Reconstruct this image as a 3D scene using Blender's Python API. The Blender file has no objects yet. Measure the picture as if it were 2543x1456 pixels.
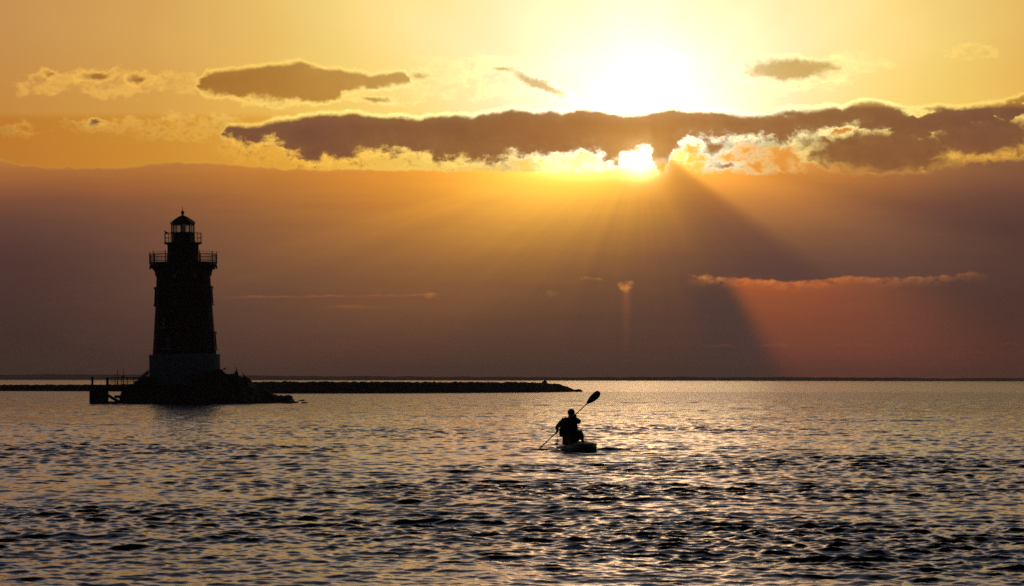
import bpy, bmesh, math, random, os
import numpy as np
from mathutils import Vector, Matrix, Euler

SC = bpy.context.scene
COL = SC.collection
R = math.radians

# ------------------------------------------------------------------ camera, sun, exposure
FPX = 5000.0           # focal length in pixels of a 2543 px wide picture (a 71 mm lens on 36 mm)
CAMH = 1.9             # eye height above the water
HOR = 942.0            # the level line
ROLL = 0.0014
cam_d = bpy.data.cameras.new('camera')
cam = bpy.data.objects.new('camera', cam_d); COL.objects.link(cam)
cam_d.sensor_width = 36.0
cam_d.lens = 36.0 * FPX / 2543.0
cam_d.shift_y = (HOR - 728.0) / 2543.0
cam_d.clip_start = 0.5
cam_d.clip_end = 40000.0
cam.location = (0, 0, CAMH)
cam.matrix_world = Matrix.Translation((0, 0, CAMH)) @ Matrix.Rotation(R(90), 4, 'X') @ Matrix.Rotation(ROLL, 4, 'Z')
SC.camera = cam

SC.view_settings.view_transform = 'Standard'
SC.view_settings.look = 'None'
SC.view_settings.exposure = 0.0
SC.view_settings.gamma = 1.0
SC.view_settings.use_curve_mapping = False
SC.render.engine = 'CYCLES'
SC.cycles.use_denoising = False
SC.cycles.max_bounces = 6
SC.cycles.diffuse_bounces = 2
SC.cycles.glossy_bounces = 4
SC.cycles.transmission_bounces = 4
SC.cycles.volume_bounces = 0
SC.cycles.caustics_reflective = False
SC.cycles.caustics_refractive = False
SC.render.film_transparent = False
SC.cycles.filter_width = 1.6

SUN_AZ = math.atan((1605 - 1271.5) / FPX)         # right of straight ahead (+Y)
SUN_EL = math.atan((942 - 348) / FPX)
sun_d = bpy.data.lights.new('sun', 'SUN')
sun = bpy.data.objects.new('sun', sun_d); COL.objects.link(sun)
sun_dir = Vector((math.sin(SUN_AZ) * math.cos(SUN_EL), math.cos(SUN_AZ) * math.cos(SUN_EL), math.sin(SUN_EL)))
sun.rotation_euler = sun_dir.to_track_quat('Z', 'Y').to_euler()
sun_d.energy = 0.015            # the sun stands behind the cloud bank: little direct light is left
sun_d.angle = R(7)
sun_d.color = (1.0, 0.72, 0.36)

def lin(c):
    return tuple((v / 255 / 12.92) if v / 255 <= 0.04045 else ((v / 255 + 0.055) / 1.055) ** 2.4 for v in c)

# ------------------------------------------------------------------ sky (procedural, by direction only)
world = bpy.data.worlds.new('World'); SC.world = world
world.use_nodes = True
WT = world.node_tree; WT.nodes.clear()

class E:
    """a value in a node tree; arithmetic on it makes math nodes"""
    T = WT
    def __init__(s, sock): s.s = sock
    @staticmethod
    def put(inp, v):
        if isinstance(v, E): E.T.links.new(v.s, inp)
        else: inp.default_value = v
    @staticmethod
    def m(op, *a, clamp=False):
        n = E.T.nodes.new('ShaderNodeMath'); n.operation = op; n.use_clamp = clamp
        for i, v in enumerate(a): E.put(n.inputs[i], v)
        return E(n.outputs[0])
    def __add__(a, b): return E.m('ADD', a, b)
    __radd__ = __add__
    def __mul__(a, b): return E.m('MULTIPLY', a, b)
    __rmul__ = __mul__
    def __sub__(a, b): return E.m('SUBTRACT', a, b)
    def __rsub__(a, b): return E.m('SUBTRACT', b, a)
    def __truediv__(a, b): return E.m('DIVIDE', a, b)
    def __rtruediv__(a, b): return E.m('DIVIDE', b, a)
    def __pow__(a, b): return E.m('POWER', a, b)
    def __neg__(a): return E.m('MULTIPLY', a, -1.0)
def mx(a, b): return E.m('MAXIMUM', a, b)
def mn(a, b): return E.m('MINIMUM', a, b)
def ex(a): return E.m('EXPONENT', a)
def sq(a): return E.m('SQRT', a)
def clamp01(a): return E.m('ADD', a, 0.0, clamp=True)
def sm(e0, e1, x):
    n = E.T.nodes.new('ShaderNodeMapRange'); n.interpolation_type = 'SMOOTHSTEP'
    E.put(n.inputs['Value'], x); n.inputs['From Min'].default_value = e0; n.inputs['From Max'].default_value = e1
    return E(n.outputs['Result'])
def xyz(x, y, z=0.0):
    n = E.T.nodes.new('ShaderNodeCombineXYZ')
    for i, v in enumerate((x, y, z)): E.put(n.inputs[i], v)
    return E(n.outputs[0])
def noise(v, scale, detail=4.0, rough=0.55, dist=0.0, dims='3D', lac=2.0):
    n = E.T.nodes.new('ShaderNodeTexNoise'); n.noise_dimensions = dims
    E.put(n.inputs['Vector'], v)
    n.inputs['Scale'].default_value = scale; n.inputs['Detail'].default_value = detail
    n.inputs['Roughness'].default_value = rough; n.inputs['Distortion'].default_value = dist
    n.inputs['Lacunarity'].default_value = lac
    return E(n.outputs['Fac']), E(n.outputs['Color'])
def vm(op, a, b=None):
    n = E.T.nodes.new('ShaderNodeVectorMath'); n.operation = op
    E.put(n.inputs[0], a)
    if b is not None: E.put(n.inputs[1], b)
    return E(n.outputs['Value' if op in ('LENGTH', 'DOT_PRODUCT') else 'Vector'])
def vscale(a, k):
    n = E.T.nodes.new('ShaderNodeVectorMath'); n.operation = 'SCALE'
    E.put(n.inputs[0], a); E.put(n.inputs['Scale'], k)
    return E(n.outputs['Vector'])
def mixc(f, a, b, mode='MIX', clampf=True):
    n = E.T.nodes.new('ShaderNodeMix'); n.data_type = 'RGBA'; n.blend_type = mode; n.clamp_factor = clampf
    E.put(n.inputs[0], f)
    for i, v in ((6, a), (7, b)):
        if isinstance(v, E): E.T.links.new(v.s, n.inputs[i])
        else: n.inputs[i].default_value = (v[0], v[1], v[2], 1.0)
    return E(n.outputs[2])
def cadd(a, col, fac):            # a + col * fac
    return vm('ADD', a, vscale(col if isinstance(col, E) else (tuple(col)), fac))
def cmul(a, fac): return vscale(a, fac)
def ramp(f, stops):
    n = E.T.nodes.new('ShaderNodeValToRGB'); E.put(n.inputs[0], f)
    cr = n.color_ramp
    while len(cr.elements) > 1: cr.elements.remove(cr.elements[-1])
    cr.elements[0].position = stops[0][0]; cr.elements[0].color = (*stops[0][1], 1)
    for p, c in stops[1:]:
        e = cr.elements.new(p); e.color = (*c, 1)
    return E(n.outputs[0])
def curve(x, pts, x0, x1, y0, y1):
    """polyline through pts (x, y) as a float curve"""
    n = E.T.nodes.new('ShaderNodeFloatCurve')
    E.put(n.inputs['Value'], E.m('DIVIDE', x - x0, x1 - x0, clamp=True))
    c = n.mapping.curves[0]
    P = [((a - x0) / (x1 - x0), (b - y0) / (y1 - y0)) for a, b in pts]
    if P[0][0] > 0: P.insert(0, (0.0, P[0][1]))
    if P[-1][0] < 1: P.append((1.0, P[-1][1]))
    while len(c.points) < len(P): c.points.new(0.5, 0.5)
    for p, (a, b) in zip(c.points, P):
        p.location = (a, b); p.handle_type = 'VECTOR'
    n.mapping.update()
    return E(n.outputs[0]) * (y1 - y0) + y0

def build_sky():
    tc = WT.nodes.new('ShaderNodeTexCoord')
    D = E(tc.outputs['Generated'])
    sp = WT.nodes.new('ShaderNodeSeparateXYZ'); E.put(sp.inputs[0], D)
    dx, dy, dz = (E(o) for o in sp.outputs)
    fy = mx(dy, 0.12)
    X = dx / fy * FPX + 1271.5            # bearing and height above the horizon, in small angle units
    Y = HOR - dz / fy * FPX
    P = xyz(X, Y)
    # slow warps that give cloud outlines their lumps
    _, w1 = noise(P, 1 / 70, 3, 0.55)
    _, w2 = noise(P, 1 / 17, 3, 0.6)
    h = (0.5, 0.5, 0.5)
    warp = vm('ADD', vscale(vm('SUBTRACT', w1, h), 34.0), vscale(vm('SUBTRACT', w2, h), 13.0))
    PW = vm('ADD', P, vm('MULTIPLY', warp, (1.5, 1.0, 0.0)))
    s2 = WT.nodes.new('ShaderNodeSeparateXYZ'); E.put(s2.inputs[0], PW)
    XW, YW = E(s2.outputs[0]), E(s2.outputs[1])
    n1, _ = noise(vm('MULTIPLY', PW, (0.72, 1.0, 1.0)), 1 / 42, 7, 0.62)
    n1 = (n1 - 0.5) * 1.9
    n2, _ = noise(vm('MULTIPLY', P, (0.7, 1.0, 1.0)), 1 / 15, 5, 0.62)
    n2 = (n2 - 0.5) * 1.9
    nL, _ = noise(vm('MULTIPLY', P, (0.45, 1.0, 1.0)), 1 / 330, 3, 0.5)
    nL = (nL - 0.5) * 1.6

    # ---- clear sky round the hidden sun
    tx, ty = X - 1596.0, Y - 300.0
    theta_n, _ = noise(vm('NORMALIZE', xyz(X - 1605.0, Y - 345.0)), 2.6, 2, 0.5)
    d = sq(tx * tx + ty * ty * 0.86)
    dm = (d + 34.0) * (1.0 + (theta_n - 0.5) * 0.42) - nL * 60
    stops = [(0, (255, 255, 255)), (130, (255, 255, 250)), (240, (255, 254, 232)), (340, (255, 251, 208)), (460, (255, 245, 182)),
             (640, (252, 232, 152)), (820, (247, 214, 124)), (1000, (236, 192, 104)), (1300, (216, 166, 90)),
             (1640, (201, 147, 82)), (2100, (188, 134, 82)), (2600, (176, 128, 86))]
    sky = ramp(E.m('DIVIDE', dm, 2600.0, clamp=True), [(p / 2600, lin(c)) for p, c in stops])
    warmth = sm(30, 320, Y) * sm(200, 700, d)
    sky = mixc(warmth, sky, vm('MULTIPLY', sky, (1.0, 0.885, 0.62)))
    sky = cadd(sky, (1.0, 0.93, 0.72), ex(-(d / 150.0) ** 2.0) * 0.5)
    sky = mixc(sm(278, 300, Y), sky, mixc(sm(250, 900, d), lin((250, 196, 88)), vm('MULTIPLY', sky, (0.92, 0.80, 0.55))))

    sky = mixc(sm(-520, 0, Y) * -1.0 + 1.0, sky, lin((224, 190, 166)))

    # ---- the low bank of cloud
    bank_top = curve(X, [(0, 399), (60, 412), (150, 420), (300, 418), (400, 407), (500, 405), (600, 411), (660, 420), (850, 421),
                         (1100, 424), (1200, 424), (1560, 428), (1606, 426), (1628, 390), (1642, 320), (1700, 285), (2300, 285), (2543, 290)], 0, 2543, 270, 450)
    vt = Y + nL * 30
    bank = ramp(E.m('DIVIDE', vt - 400.0, 560.0, clamp=True),
                [((y - 400) / 560, lin(c)) for y, c in ((400, (184, 120, 60)), (440, (164, 102, 56)), (500, (124, 77, 58)), (560, (100, 67, 60)), (640, (88, 61, 59)),
                                                       (730, (82, 58, 56)), (820, (76, 55, 52)), (900, (72, 51, 48)), (945, (70, 49, 46)))])
    # farther from the sun to the right the bank is greyer
    bank = mixc(sm(1900, 2500, X) * (1.0 - sm(560, 760, Y)) * 0.75, bank, lin((98, 68, 60)))
    bank = mixc(sm(900, 1500, X) * sm(640, 780, Y) * 0.35, bank, lin((92, 64, 52)))
    gx = X - 1430.0 + (Y - 430.0) * 0.85
    gx = gx * (0.36 + sm(0.0, 260.0, gx) * 0.16)
    gy = mx(Y - 425.0, 0.0)
    gr = sq(gx * gx + gy * gy)
    t = (X - 1605.0) / mx(Y - 348.0, 20.0)
    tw = t + (nL + n1 * 0.10) * 0.22
    wedge = sm(0.15, 0.95, tw) * (1.0 - sm(0.98, 1.70, tw))
    shade = 1.0 - wedge * 0.38 * (1.0 - sm(560, 800, Y) * 0.4)
    lobes, _ = noise(vm('NORMALIZE', xyz(X - 1590.0, Y - 350.0)), 5.0, 4, 0.6)
    g = ex(-((gr / 168.0) ** 1.3)) * shade * (1.0 + (lobes - 0.5) * 0.8 * sm(430, 520, Y))
    bank = cadd(bank, (0.99, 0.385, -0.006), g * 1.1)
    yel = ex(-((X - 1415.0 + (Y - 430.0) * 0.6) / 235.0) ** 2.0) * ex(-((mx(Y - 418.0, 0.0) / 92.0) ** 1.3)) * shade
    bank = cadd(bank, (0.40, 0.42, 0.09), yel * 1.0)
    # the beam that leaves the gap to the right
    beam = sm(1.12, 1.5, t) * (1.0 - sm(1.7, 4.2, t)) * ex((Y - 430.0) / -95.0)
    bank = cadd(bank, (0.40, 0.165, 0.022), beam)
    bfar = (1.0 - sm(0.0, 900.0, E.m('ABSOLUTE', X - 1900.0))) * ex(mx(Y - 425.0, 0.0) / -70.0)
    bank = cadd(bank, (0.16, 0.06, 0.008), bfar * shade)
    # left diffuse shaft
    t2 = -t
    shaft = sm(0.8, 1.1, t2) * (1.0 - sm(1.35, 2.4, t2)) * sm(700, 760, Y) * ex((Y - 740.0) / -150.0)
    bank = cadd(bank, (0.036, 0.008, 0.002), shaft)
    # the lower lit gap on the right
    edge = curve(X, [(1640, 700), (1710, 690), (1760, 686), (1850, 690), (1950, 697), (2030, 694), (2090, 685), (2200, 688), (2330, 684), (2420, 672), (2480, 690), (2543, 700)], 1600, 2543, 660, 720)
    below = Y - edge + n2 * 8
    gate = sm(-2.0, 5.0, below)
    L = sm(0.50, 0.69, t) * (1.0 - sm(0.75, 2.2, t)) * gate
    bank = mixc(L * 0.35, bank, lin((84, 58, 54)))
    bank = cadd(bank, (0.262, 0.047, -0.004), L * (ex((Y - 692.0) / -105.0) * 0.98 + ex((Y - 692.0) / -330.0) * 0.27))
    red = sm(0.30, 0.62, t) * (1.0 - sm(1.4, 3.0, t)) * sm(720, 900, Y)
    bank = cadd(bank, (0.030, 0.002, 0.002), red)
    dark2 = sm(0.18, 0.40, t) * (1.0 - sm(0.5, 0.62, t)) * sm(640, 780, Y)
    bank = mixc(dark2 * 0.55, bank, lin((72, 57, 54)))
    wl = gate * (1.0 - sm(2.0, 30.0, below + n1 * 30)) * clamp01(0.35 + n1 * 1.2 + n2 * 1.2) * sm(1690, 1760, X) * (1.0 - sm(2380, 2480, X))
    bank = cadd(bank, (0.34, 0.105, 0.008), wl * (1.25 - sm(1750, 2600, X) * 0.5))

    def ell(cx, cy, rx, ry, w=1.0, c=(XW, YW)):
        v = vm('MULTIPLY', vm('SUBTRACT', PW if c[0] is XW else P, (cx, cy, 0.0)), (1.0 / rx, 1.0 / ry, 0.0))
        return (1.0 - vm('LENGTH', v)) * w
    bank = cmul(bank, 1.0 - (1.0 - sm(0, 480, X)) * sm(450, 680, Y) * 0.26 - sm(2150, 2543, X) * sm(430, 560, Y) * 0.22)
    strata, _ = noise(vm('MULTIPLY', P, (0.10, 1.0, 1.0)), 1 / 26, 4, 0.6)
    bank = cmul(bank, 1.0 + (strata - 0.5) * 0.16)
    # thin glowing shreds low in the bank
    low = mx(mx(ell(1552, 708, 17, 14, 0.9), ell(1068, 734, 30, 10, 0.8)), mx(ell(1372, 730, 26, 8, 0.4), ell(1462, 696, 34, 6, 0.4)))
    low = mx(low, ell(1745, 690, 40, 8, 0.5))
    lowa = clamp01((low + n2 * 1.1) * 1.4) * sm(-0.25, 0.15, low)
    bank = cadd(bank, (0.42, 0.15, 0.02), lowa * 0.75 * (0.35 + 0.65 * sm(1400, 1500, X)))
    ray = ex(-((X - 1555.0) / 9.0) ** 2.0) * sm(706, 722, Y) * ex((Y - 715.0) / -55.0)
    bank = cadd(bank, (0.13, 0.032, 0.004), ray)
    yl = Y + (X - 560.0) * 0.014 + n1 * 9
    line = ex(-((yl - 740.0) / 2.4) ** 2.0) * sm(500, 640, X) * (1.0 - sm(1050, 1110, X)) * clamp01(n1 * 1.6 + 0.6)
    line2 = ex(-((Y + n1 * 10 - 763.0) / 4.0) ** 2.0) * ex(-((X - 868.0) / 60.0) ** 2.0)
    line3 = ex(-((Y + n1 * 14 + (X - 2000.0) * 0.008 - 858.0) / 3.5) ** 2.0) * sm(1680, 1800, X) * clamp01(n1 * 2.4 + 0.35)
    bank = cadd(bank, (0.11, 0.025, 0.004), line * 1.1 + line2 * 0.6 + line3 * 0.42)

    bk = YW * 0.35 + Y * 0.65 - bank_top + n2 * 5 + n1 * 7
    ab = sm(-3.0, 3.5, bk)
    far_rim = ex(-((bk - 0.5) / 3.2) ** 2.0)
    col = mixc(ab, sky, bank)
    col = cadd(col, (0.30, 0.15, 0.035), far_rim * 0.16)

    # ---- the large cloud across the middle
    T1 = curve(XW, [(540, 334), (552, 318), (567, 309), (633, 309), (683, 298), (750, 288), (800, 280), (848, 281), (870, 275), (920, 286), (957, 288), (1004, 286),
                    (1040, 294), (1059, 286), (1131, 279), (1175, 284), (1222, 276), (1273, 267), (1335, 275), (1372, 270), (1401, 278), (1430, 268), (1448, 263),
                    (1484, 271), (1532, 279), (1575, 281), (1620, 274), (1664, 267), (1777, 271), (1859, 283), (1908, 279), (1964, 265), (2013, 268), (2069, 261),
                    (2088, 268), (2133, 253), (2163, 246), (2208, 257), (2260, 266), (2321, 257), (2377, 264), (2433, 254), (2489, 250), (2543, 232)], 500, 2543, 220, 430)
    B1 = curve(XW, [(540, 334), (587, 358), (633, 366), (680, 350), (705, 362), (722, 390), (760, 402), (817, 400), (848, 393), (895, 386), (950, 376), (1000, 378),
                    (1037, 389), (1120, 400), (1175, 405), (1230, 399), (1277, 384), (1313, 389), (1357, 394), (1393, 386), (1448, 376), (1495, 380), (1515, 398),
                    (1535, 410), (1550, 388), (1575, 373), (1612, 362), (1622, 392), (1640, 430), (1662, 410), (1670, 366), (1713, 344), (1799, 328), (1882, 326), (1938, 342),
                    (1979, 330), (2039, 318), (2107, 305), (2152, 303), (2185, 330), (2240, 348), (2300, 345), (2360, 335), (2430, 345), (2500, 335), (2543, 320)], 500, 2543, 290, 450)
    fx = sm(1700, 2300, X)
    Dt = (YW * 0.45 + Y * 0.55 - T1 - 1.5 + n2 * 5) / 9.0 + 0.5 + 0.7 * n1
    Db = (B1 - YW) / 17.0 + 0.75 + n1 * 2.6 + n2 * 1.2
    Dt = Dt - (1.0 - sm(510, 560, XW)) * 7.0
    Dm = mn(Dt, Db + sm(1680, 1800, X) * 0.9)
    # holes in the broken right end
    hole = mx(ell(2285, 283, 70, 20), mx(ell(2205, 325, 40, 26), mx(ell(2445, 345, 60, 10), ell(2478, 288, 22, 30))))
    nM, _ = noise(vm('MULTIPLY', PW, (0.62, 1.0, 1.0)), 1 / 62, 5, 0.6)
    Dm = Dm - mx(hole, 0.0) * 2.2 - fx * sm(0.50, 0.72, nM) * sm(4.0, 30.0, YW - T1) * 5.5
    # upper left cloud
    T2 = curve(XW, [(455, 236), (478, 214), (500, 196), (520, 176), (583, 172), (633, 165), (700, 159), (740, 148), (767, 163), (800, 174), (848, 172), (920, 186), (986, 175), (1012, 180), (1030, 200), (1045, 215)], 440, 1070, 130, 270)
    B2 = curve(XW, [(455, 216), (478, 220), (500, 230), (593, 238), (617, 248), (700, 254), (783, 257), (833, 252), (862, 228), (935, 222), (1008, 216), (1026, 200), (1045, 180)], 440, 1070, 130, 270)
    D2 = mn((YW * 0.5 + Y * 0.5 - T2) / 8.0 + 0.6 + n1 * 1.1, (B2 - YW) / 13.0 + 0.7 + n1 * 2.2)
    D2 = D2 - (1.0 - sm(462, 490, XW)) * 7.0 - sm(1022, 1050, XW) * 7.0
    core = mx(Dm, D2)
    skew = vm('MULTIPLY', vm('SUBTRACT', xyz(XW, YW - (XW - 1335.0) * 0.40 + n2 * 6), (1335.0, 210.0, 0.0)), (1 / 125.0, 1 / 19.0, 0.0))
    core = mx(core, (1.0 - vm('LENGTH', skew)) * 2.4 + n1 * 1.1)
    # small dark cores
    solid = core
    for e in ((122, 187, 30, 15, 1.5), (242, 192, 60, 20, 2.0), (345, 195, 36, 20, 1.8), (245, 305, 34, 16, 1.8), (1040, 190, 28, 18, 1.7), (925, 247, 60, 12, 1.9),
              (1250, 174, 44, 15, 1.8), (1965, 172, 160, 44, 3.0), (2190, 374, 235, 66, 4.2), (2440, 335, 170, 72, 3.8),
              (2330, 395, 90, 30, 2.0), (1775, 365, 60, 26, 1.7), (1800, 408, 60, 14, 1.5)):
        core = mx(core, ell(*e) + n1 * 1.5)
    thin = None
    for e in ((110, 215, 95, 32, 1.0), (270, 205, 170, 42, 1.1), (440, 205, 90, 34, 1.0), (470, 320, 190, 46, 1.1), (300, 315, 150, 26, 0.8), (60, 325, 70, 26, 0.65), (640, 375, 130, 44, 1.3), (850, 410, 150, 15, 0.9),
              (1080, 413, 170, 13, 0.9), (1150, 195, 250, 62, 1.7), (970, 238, 150, 26, 1.4), (1290, 180, 130, 46, 1.4), (1790, 378, 150, 60, 1.7), (1900, 410, 150, 26, 1.1), (2240, 424, 90, 9, 0.5), (2130, 312, 110, 22, 1.1), (2300, 300, 120, 44, 0.9), (2440, 352, 90, 10, 0.7),
              (2410, 128, 85, 22, 2.0), (2120, 156, 100, 34, 1.7), (1985, 185, 180, 52, 1.6), (1400, 408, 190, 26, 2.2), (2425, 388, 45, 15, 1.0), (1390, 150, 70, 32, 1.0), (1640, 150, 110, 40, 1.0)):
        v = ell(*e)
        thin = v if thin is None else mx(thin, v)
    thinD = mn(thin * 1.1, 0.40) + n1 * 1.15 + n2 * 0.75 - 0.12
    core_a = sm(0.30, 1.75, core)
    rim_a = mx(sm(-0.55, 0.30, mx(solid, core - 0.5)), sm(-0.06, 0.55, thinD))
    damp = sm(1930, 2080, X) * sm(380, 415, Y) * (1.0 - sm(0.56, 0.70, nM))
    rim_a = rim_a * (1.0 - damp * 0.85)
    notch = ex(-(((X - 1645.0) / 26.0) ** 2.0)) * sm(385, 410, Y)
    rim_a = rim_a * (1.0 - notch)
    core_a = core_a * (1.0 - notch * 0.8)
    # colours
    rim = ramp(E.m('DIVIDE', d, 1700.0, clamp=True), [(p / 1700, lin(c)) for p, c in
               ((0, (255, 255, 235)), (300, (255, 250, 200)), (500, (255, 240, 160)), (760, (253, 218, 116)), (1000, (255, 210, 104)), (1300, (250, 192, 92)), (1650, (240, 176, 84)))])
    rim = cmul(rim, 1.0 + sm(250, 450, d) * (1.0 - sm(600, 1000, d)) * 0.12)
    rim = mixc(sm(800, 1400, d) * 0.55, rim, lin((243, 186, 84)))
    rim = mixc(sm(290, 400, Y) * sm(120, 420, d), rim, vm('MULTIPLY', rim, (0.98, 0.74, 0.42)))
    rim = cadd(rim, (1.0, 0.9, 0.6), ex(-(d / 210.0) ** 2.0) * (1.5 - sm(290, 330, Y) * 0.9))
    fleck = mx(0.62, 1.0 - (mx(n1, 0.0) * 1.3 + mx(n2, 0.0) * 1.0) * sm(280, 330, Y)) + mx(-1.0 * n2, 0.0) * 0.25
    rim = cmul(rim, fleck)
    upper = vm('MULTIPLY', mixc(sm(900, 1500, d), sky, lin((222, 170, 92))), (0.52, 0.40, 0.36))
    upper = mixc(ex(-((d / 520.0) ** 2.0)) * 0.85, upper, vm('MULTIPLY', sky, (0.90, 0.60, 0.26)))
    mid = ramp(E.m('DIVIDE', sq(tx * tx + (Y - 390.0) * (Y - 390.0) * 0.5), 1200.0, clamp=True), [(p / 1200, lin(c)) for p, c in
               ((0, (196, 138, 68)), (110, (184, 124, 62)), (260, (164, 108, 58)), (420, (148, 98, 56)), (620, (138, 90, 56)), (820, (124, 80, 58)), (1000, (118, 78, 56)), (1200, (120, 80, 58)))])
    mid = mixc(sm(1900, 2250, X) * sm(300, 420, Y) * 0.5, mid, lin((140, 88, 54)))
    body = mixc(sm(252, 270, Y + n1 * 8), upper, mid)
    billow, _ = noise(vm('MULTIPLY', PW, (0.6, 1.0, 1.0)), 1 / 55, 5, 0.55)
    body = cmul(body, 1.0 + (billow - 0.5) * 0.26 + nL * 0.12)
    body = mixc(ex(mx(core, 0.0) * -0.6) * 0.26, body, vm('MULTIPLY', rim, (0.62, 0.50, 0.36)))
    lit = mixc(rim_a, col, rim)
    soft_rim = mixc(rim_a * 0.62, col, rim)
    lit = mixc(sm(-0.2, 0.5, core), soft_rim, lit)
    col = mixc(core_a * (1.0 - ex(-(d / 170.0) ** 2.0) * (1.0 - sm(255, 275, Y))), lit, body)
    line = ex(-(((Dt - 0.15) / 0.42) ** 2.0)) * sm(600, 760, X) * (1.0 - sm(2140, 2330, X)) * (0.35 + 0.65 * sm(1500, 300, d) * 0.0 + 0.65 * ex(d / -700.0)) * sm(-1.5, 0.5, Db)
    col = cadd(col, (0.95, 0.66, 0.26), line * 0.75 * clamp01(0.6 + n2 * 1.5 + n1 * 0.8))
    # halo low in front of the cloud
    hd = sq((X - 1588.0) * (X - 1588.0) + (Y - 395.0) * (Y - 395.0) * 1.2)
    holeglow = ex(-(hd / 42.0) ** 2.0)
    gapmask = 1.0 - sm(0.0, 1.2, Dm)
    col = cadd(col, (1.6, 1.3, 0.6), holeglow * (0.12 + gapmask * 2.2) * (1.0 - sm(420, 470, Y) * 0.4))
    col = cadd(col, (0.50, 0.27, 0.05), ex(hd / -60.0) * 0.55 * shade)
    col = cadd(col, (1.2, 0.95, 0.38), ex(-((X - 1450.0) / 110.0) ** 2.0) * ex(-((Y - 412.0) / 26.0) ** 2.0) * gapmask * 0.9)
    # the overexposed part is really redder and brighter than it shows
    sr = WT.nodes.new('ShaderNodeSeparateColor'); E.put(sr.inputs[0], col)
    over = sm(0.86, 1.0, E(sr.outputs[0])) * (1.0 - sm(405, 440, Y)) * sm(0.62, 0.85, E(sr.outputs[1]))
    near = vm('MULTIPLY', col, xyz(1.0 + over * ex(-(d / 650.0) ** 2.0) * 1.1, 1.0 + over * sm(0.9, 1.0, E(sr.outputs[1])) * ex(-(d / 420.0) ** 2.0) * 0.35, 1.0))

    # ---- the rest of the sky dome, above and behind
    el = E.m('ARCTAN2', dz, sq(dx * dx + dy * dy)) * (180 / math.pi)
    az = E.m('ARCTAN2', dx - dy * math.tan(SUN_AZ), dy) * (180 / math.pi)
    wide = ramp(E.m('DIVIDE', el, 90.0, clamp=True), [(0.0, lin((190, 140, 84))), (0.12, lin((224, 190, 166))), (0.175, lin((224, 194, 174))), (0.235, lin((160, 146, 144))),
                (0.30, lin((92, 98, 110))), (0.5, lin((80, 92, 110))), (1.0, lin((66, 82, 104)))])
    dim = ramp(E.m('DIVIDE', el, 90.0, clamp=True), [(0.0, lin((56, 62, 74))), (0.15, lin((60, 70, 86))), (0.4, lin((62, 76, 96))), (1.0, lin((66, 82, 104)))])
    front = ex(-((az - 2.0) / 42.0) ** 2.0)
    lobe = ex(-((az - 2.0) / 9.0) ** 2.0) * ex(-(el / 16.0))
    wide = cadd(mixc(front, dim, wide), (0.50, 0.31, 0.15), lobe * 0.25)
    cl, _ = noise(vm('MULTIPLY', D, (1.0, 1.0, 3.0)), 5.0, 5, 0.55)
    wide = cmul(wide, 0.82 + cl * 0.36)
    sk = WT.nodes.new('ShaderNodeTexSky'); sk.sky_type = 'NISHITA'; sk.sun_disc = False
    sk.sun_elevation = SUN_EL; sk.sun_rotation = SUN_AZ; sk.air_density = 1.0; sk.dust_density = 2.0; sk.altitude = 0
    wide = cadd(wide, E(sk.outputs[0]), 0.006)
    use = sm(0.88, 0.94, dy) * (1.0 - sm(10.8, 14.5, el))
    out = mixc(use, wide, near)
    below = mixc(sm(-0.9, -0.4, el), (0.01, 0.012, 0.016), out)
    bg = WT.nodes.new('ShaderNodeBackground'); bg.inputs['Strength'].default_value = 0.1
    E.T.links.new(cmul(below, 10.0).s, bg.inputs[0])
    o = WT.nodes.new('ShaderNodeOutputWorld'); WT.links.new(bg.outputs[0], o.inputs[0])
build_sky()
world.cycles.sampling_method = 'MANUAL'
world.cycles.sample_map_resolution = 2048

# ================================================================== helpers for the things
def P(x, y, D):
    """world point seen at (x, y) of the 2543 px wide picture, D metres away"""
    x0, y0 = x - 1271.5, y - 728.0
    c, s_ = math.cos(ROLL), math.sin(ROLL)
    xr = x0 * c + y0 * s_; yr = -x0 * s_ + y0 * c
    return Vector((xr / FPX * D, D, CAMH - (yr + 728.0 - HOR) / FPX * D))

def new_mat(name, color, rough=0.8, var=0.25, scale=3.0, bump=0.0, bscale=None, metallic=0.0, spec=0.3):
    m = bpy.data.materials.new(name); m.use_nodes = True
    t = m.node_tree; b = t.nodes['Principled BSDF']
    tc = t.nodes.new('ShaderNodeTexCoord')
    n = t.nodes.new('ShaderNodeTexNoise'); n.inputs['Scale'].default_value = scale; n.inputs['Detail'].default_value = 6
    t.links.new(tc.outputs['Object'], n.inputs['Vector'])
    r = t.nodes.new('ShaderNodeValToRGB')
    r.color_ramp.elements[0].position = 0.3; r.color_ramp.elements[1].position = 0.7
    r.color_ramp.elements[0].color = (*[c * (1 - var) for c in color], 1)
    r.color_ramp.elements[1].color = (*[min(1, c * (1 + var)) for c in color], 1)
    t.links.new(n.outputs['Fac'], r.inputs[0]); t.links.new(r.outputs[0], b.inputs['Base Color'])
    b.inputs['Roughness'].default_value = rough; b.inputs['Metallic'].default_value = metallic
    b.inputs['Specular IOR Level'].default_value = spec
    if bump:
        n2 = t.nodes.new('ShaderNodeTexNoise'); n2.inputs['Scale'].default_value = bscale or scale * 5; n2.inputs['Detail'].default_value = 5
        t.links.new(tc.outputs['Object'], n2.inputs['Vector'])
        bp = t.nodes.new('ShaderNodeBump'); bp.inputs['Strength'].default_value = bump; bp.inputs['Distance'].default_value = 0.05
        t.links.new(n2.outputs['Fac'], bp.inputs['Height']); t.links.new(bp.outputs[0], b.inputs['Normal'])
    return m

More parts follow.
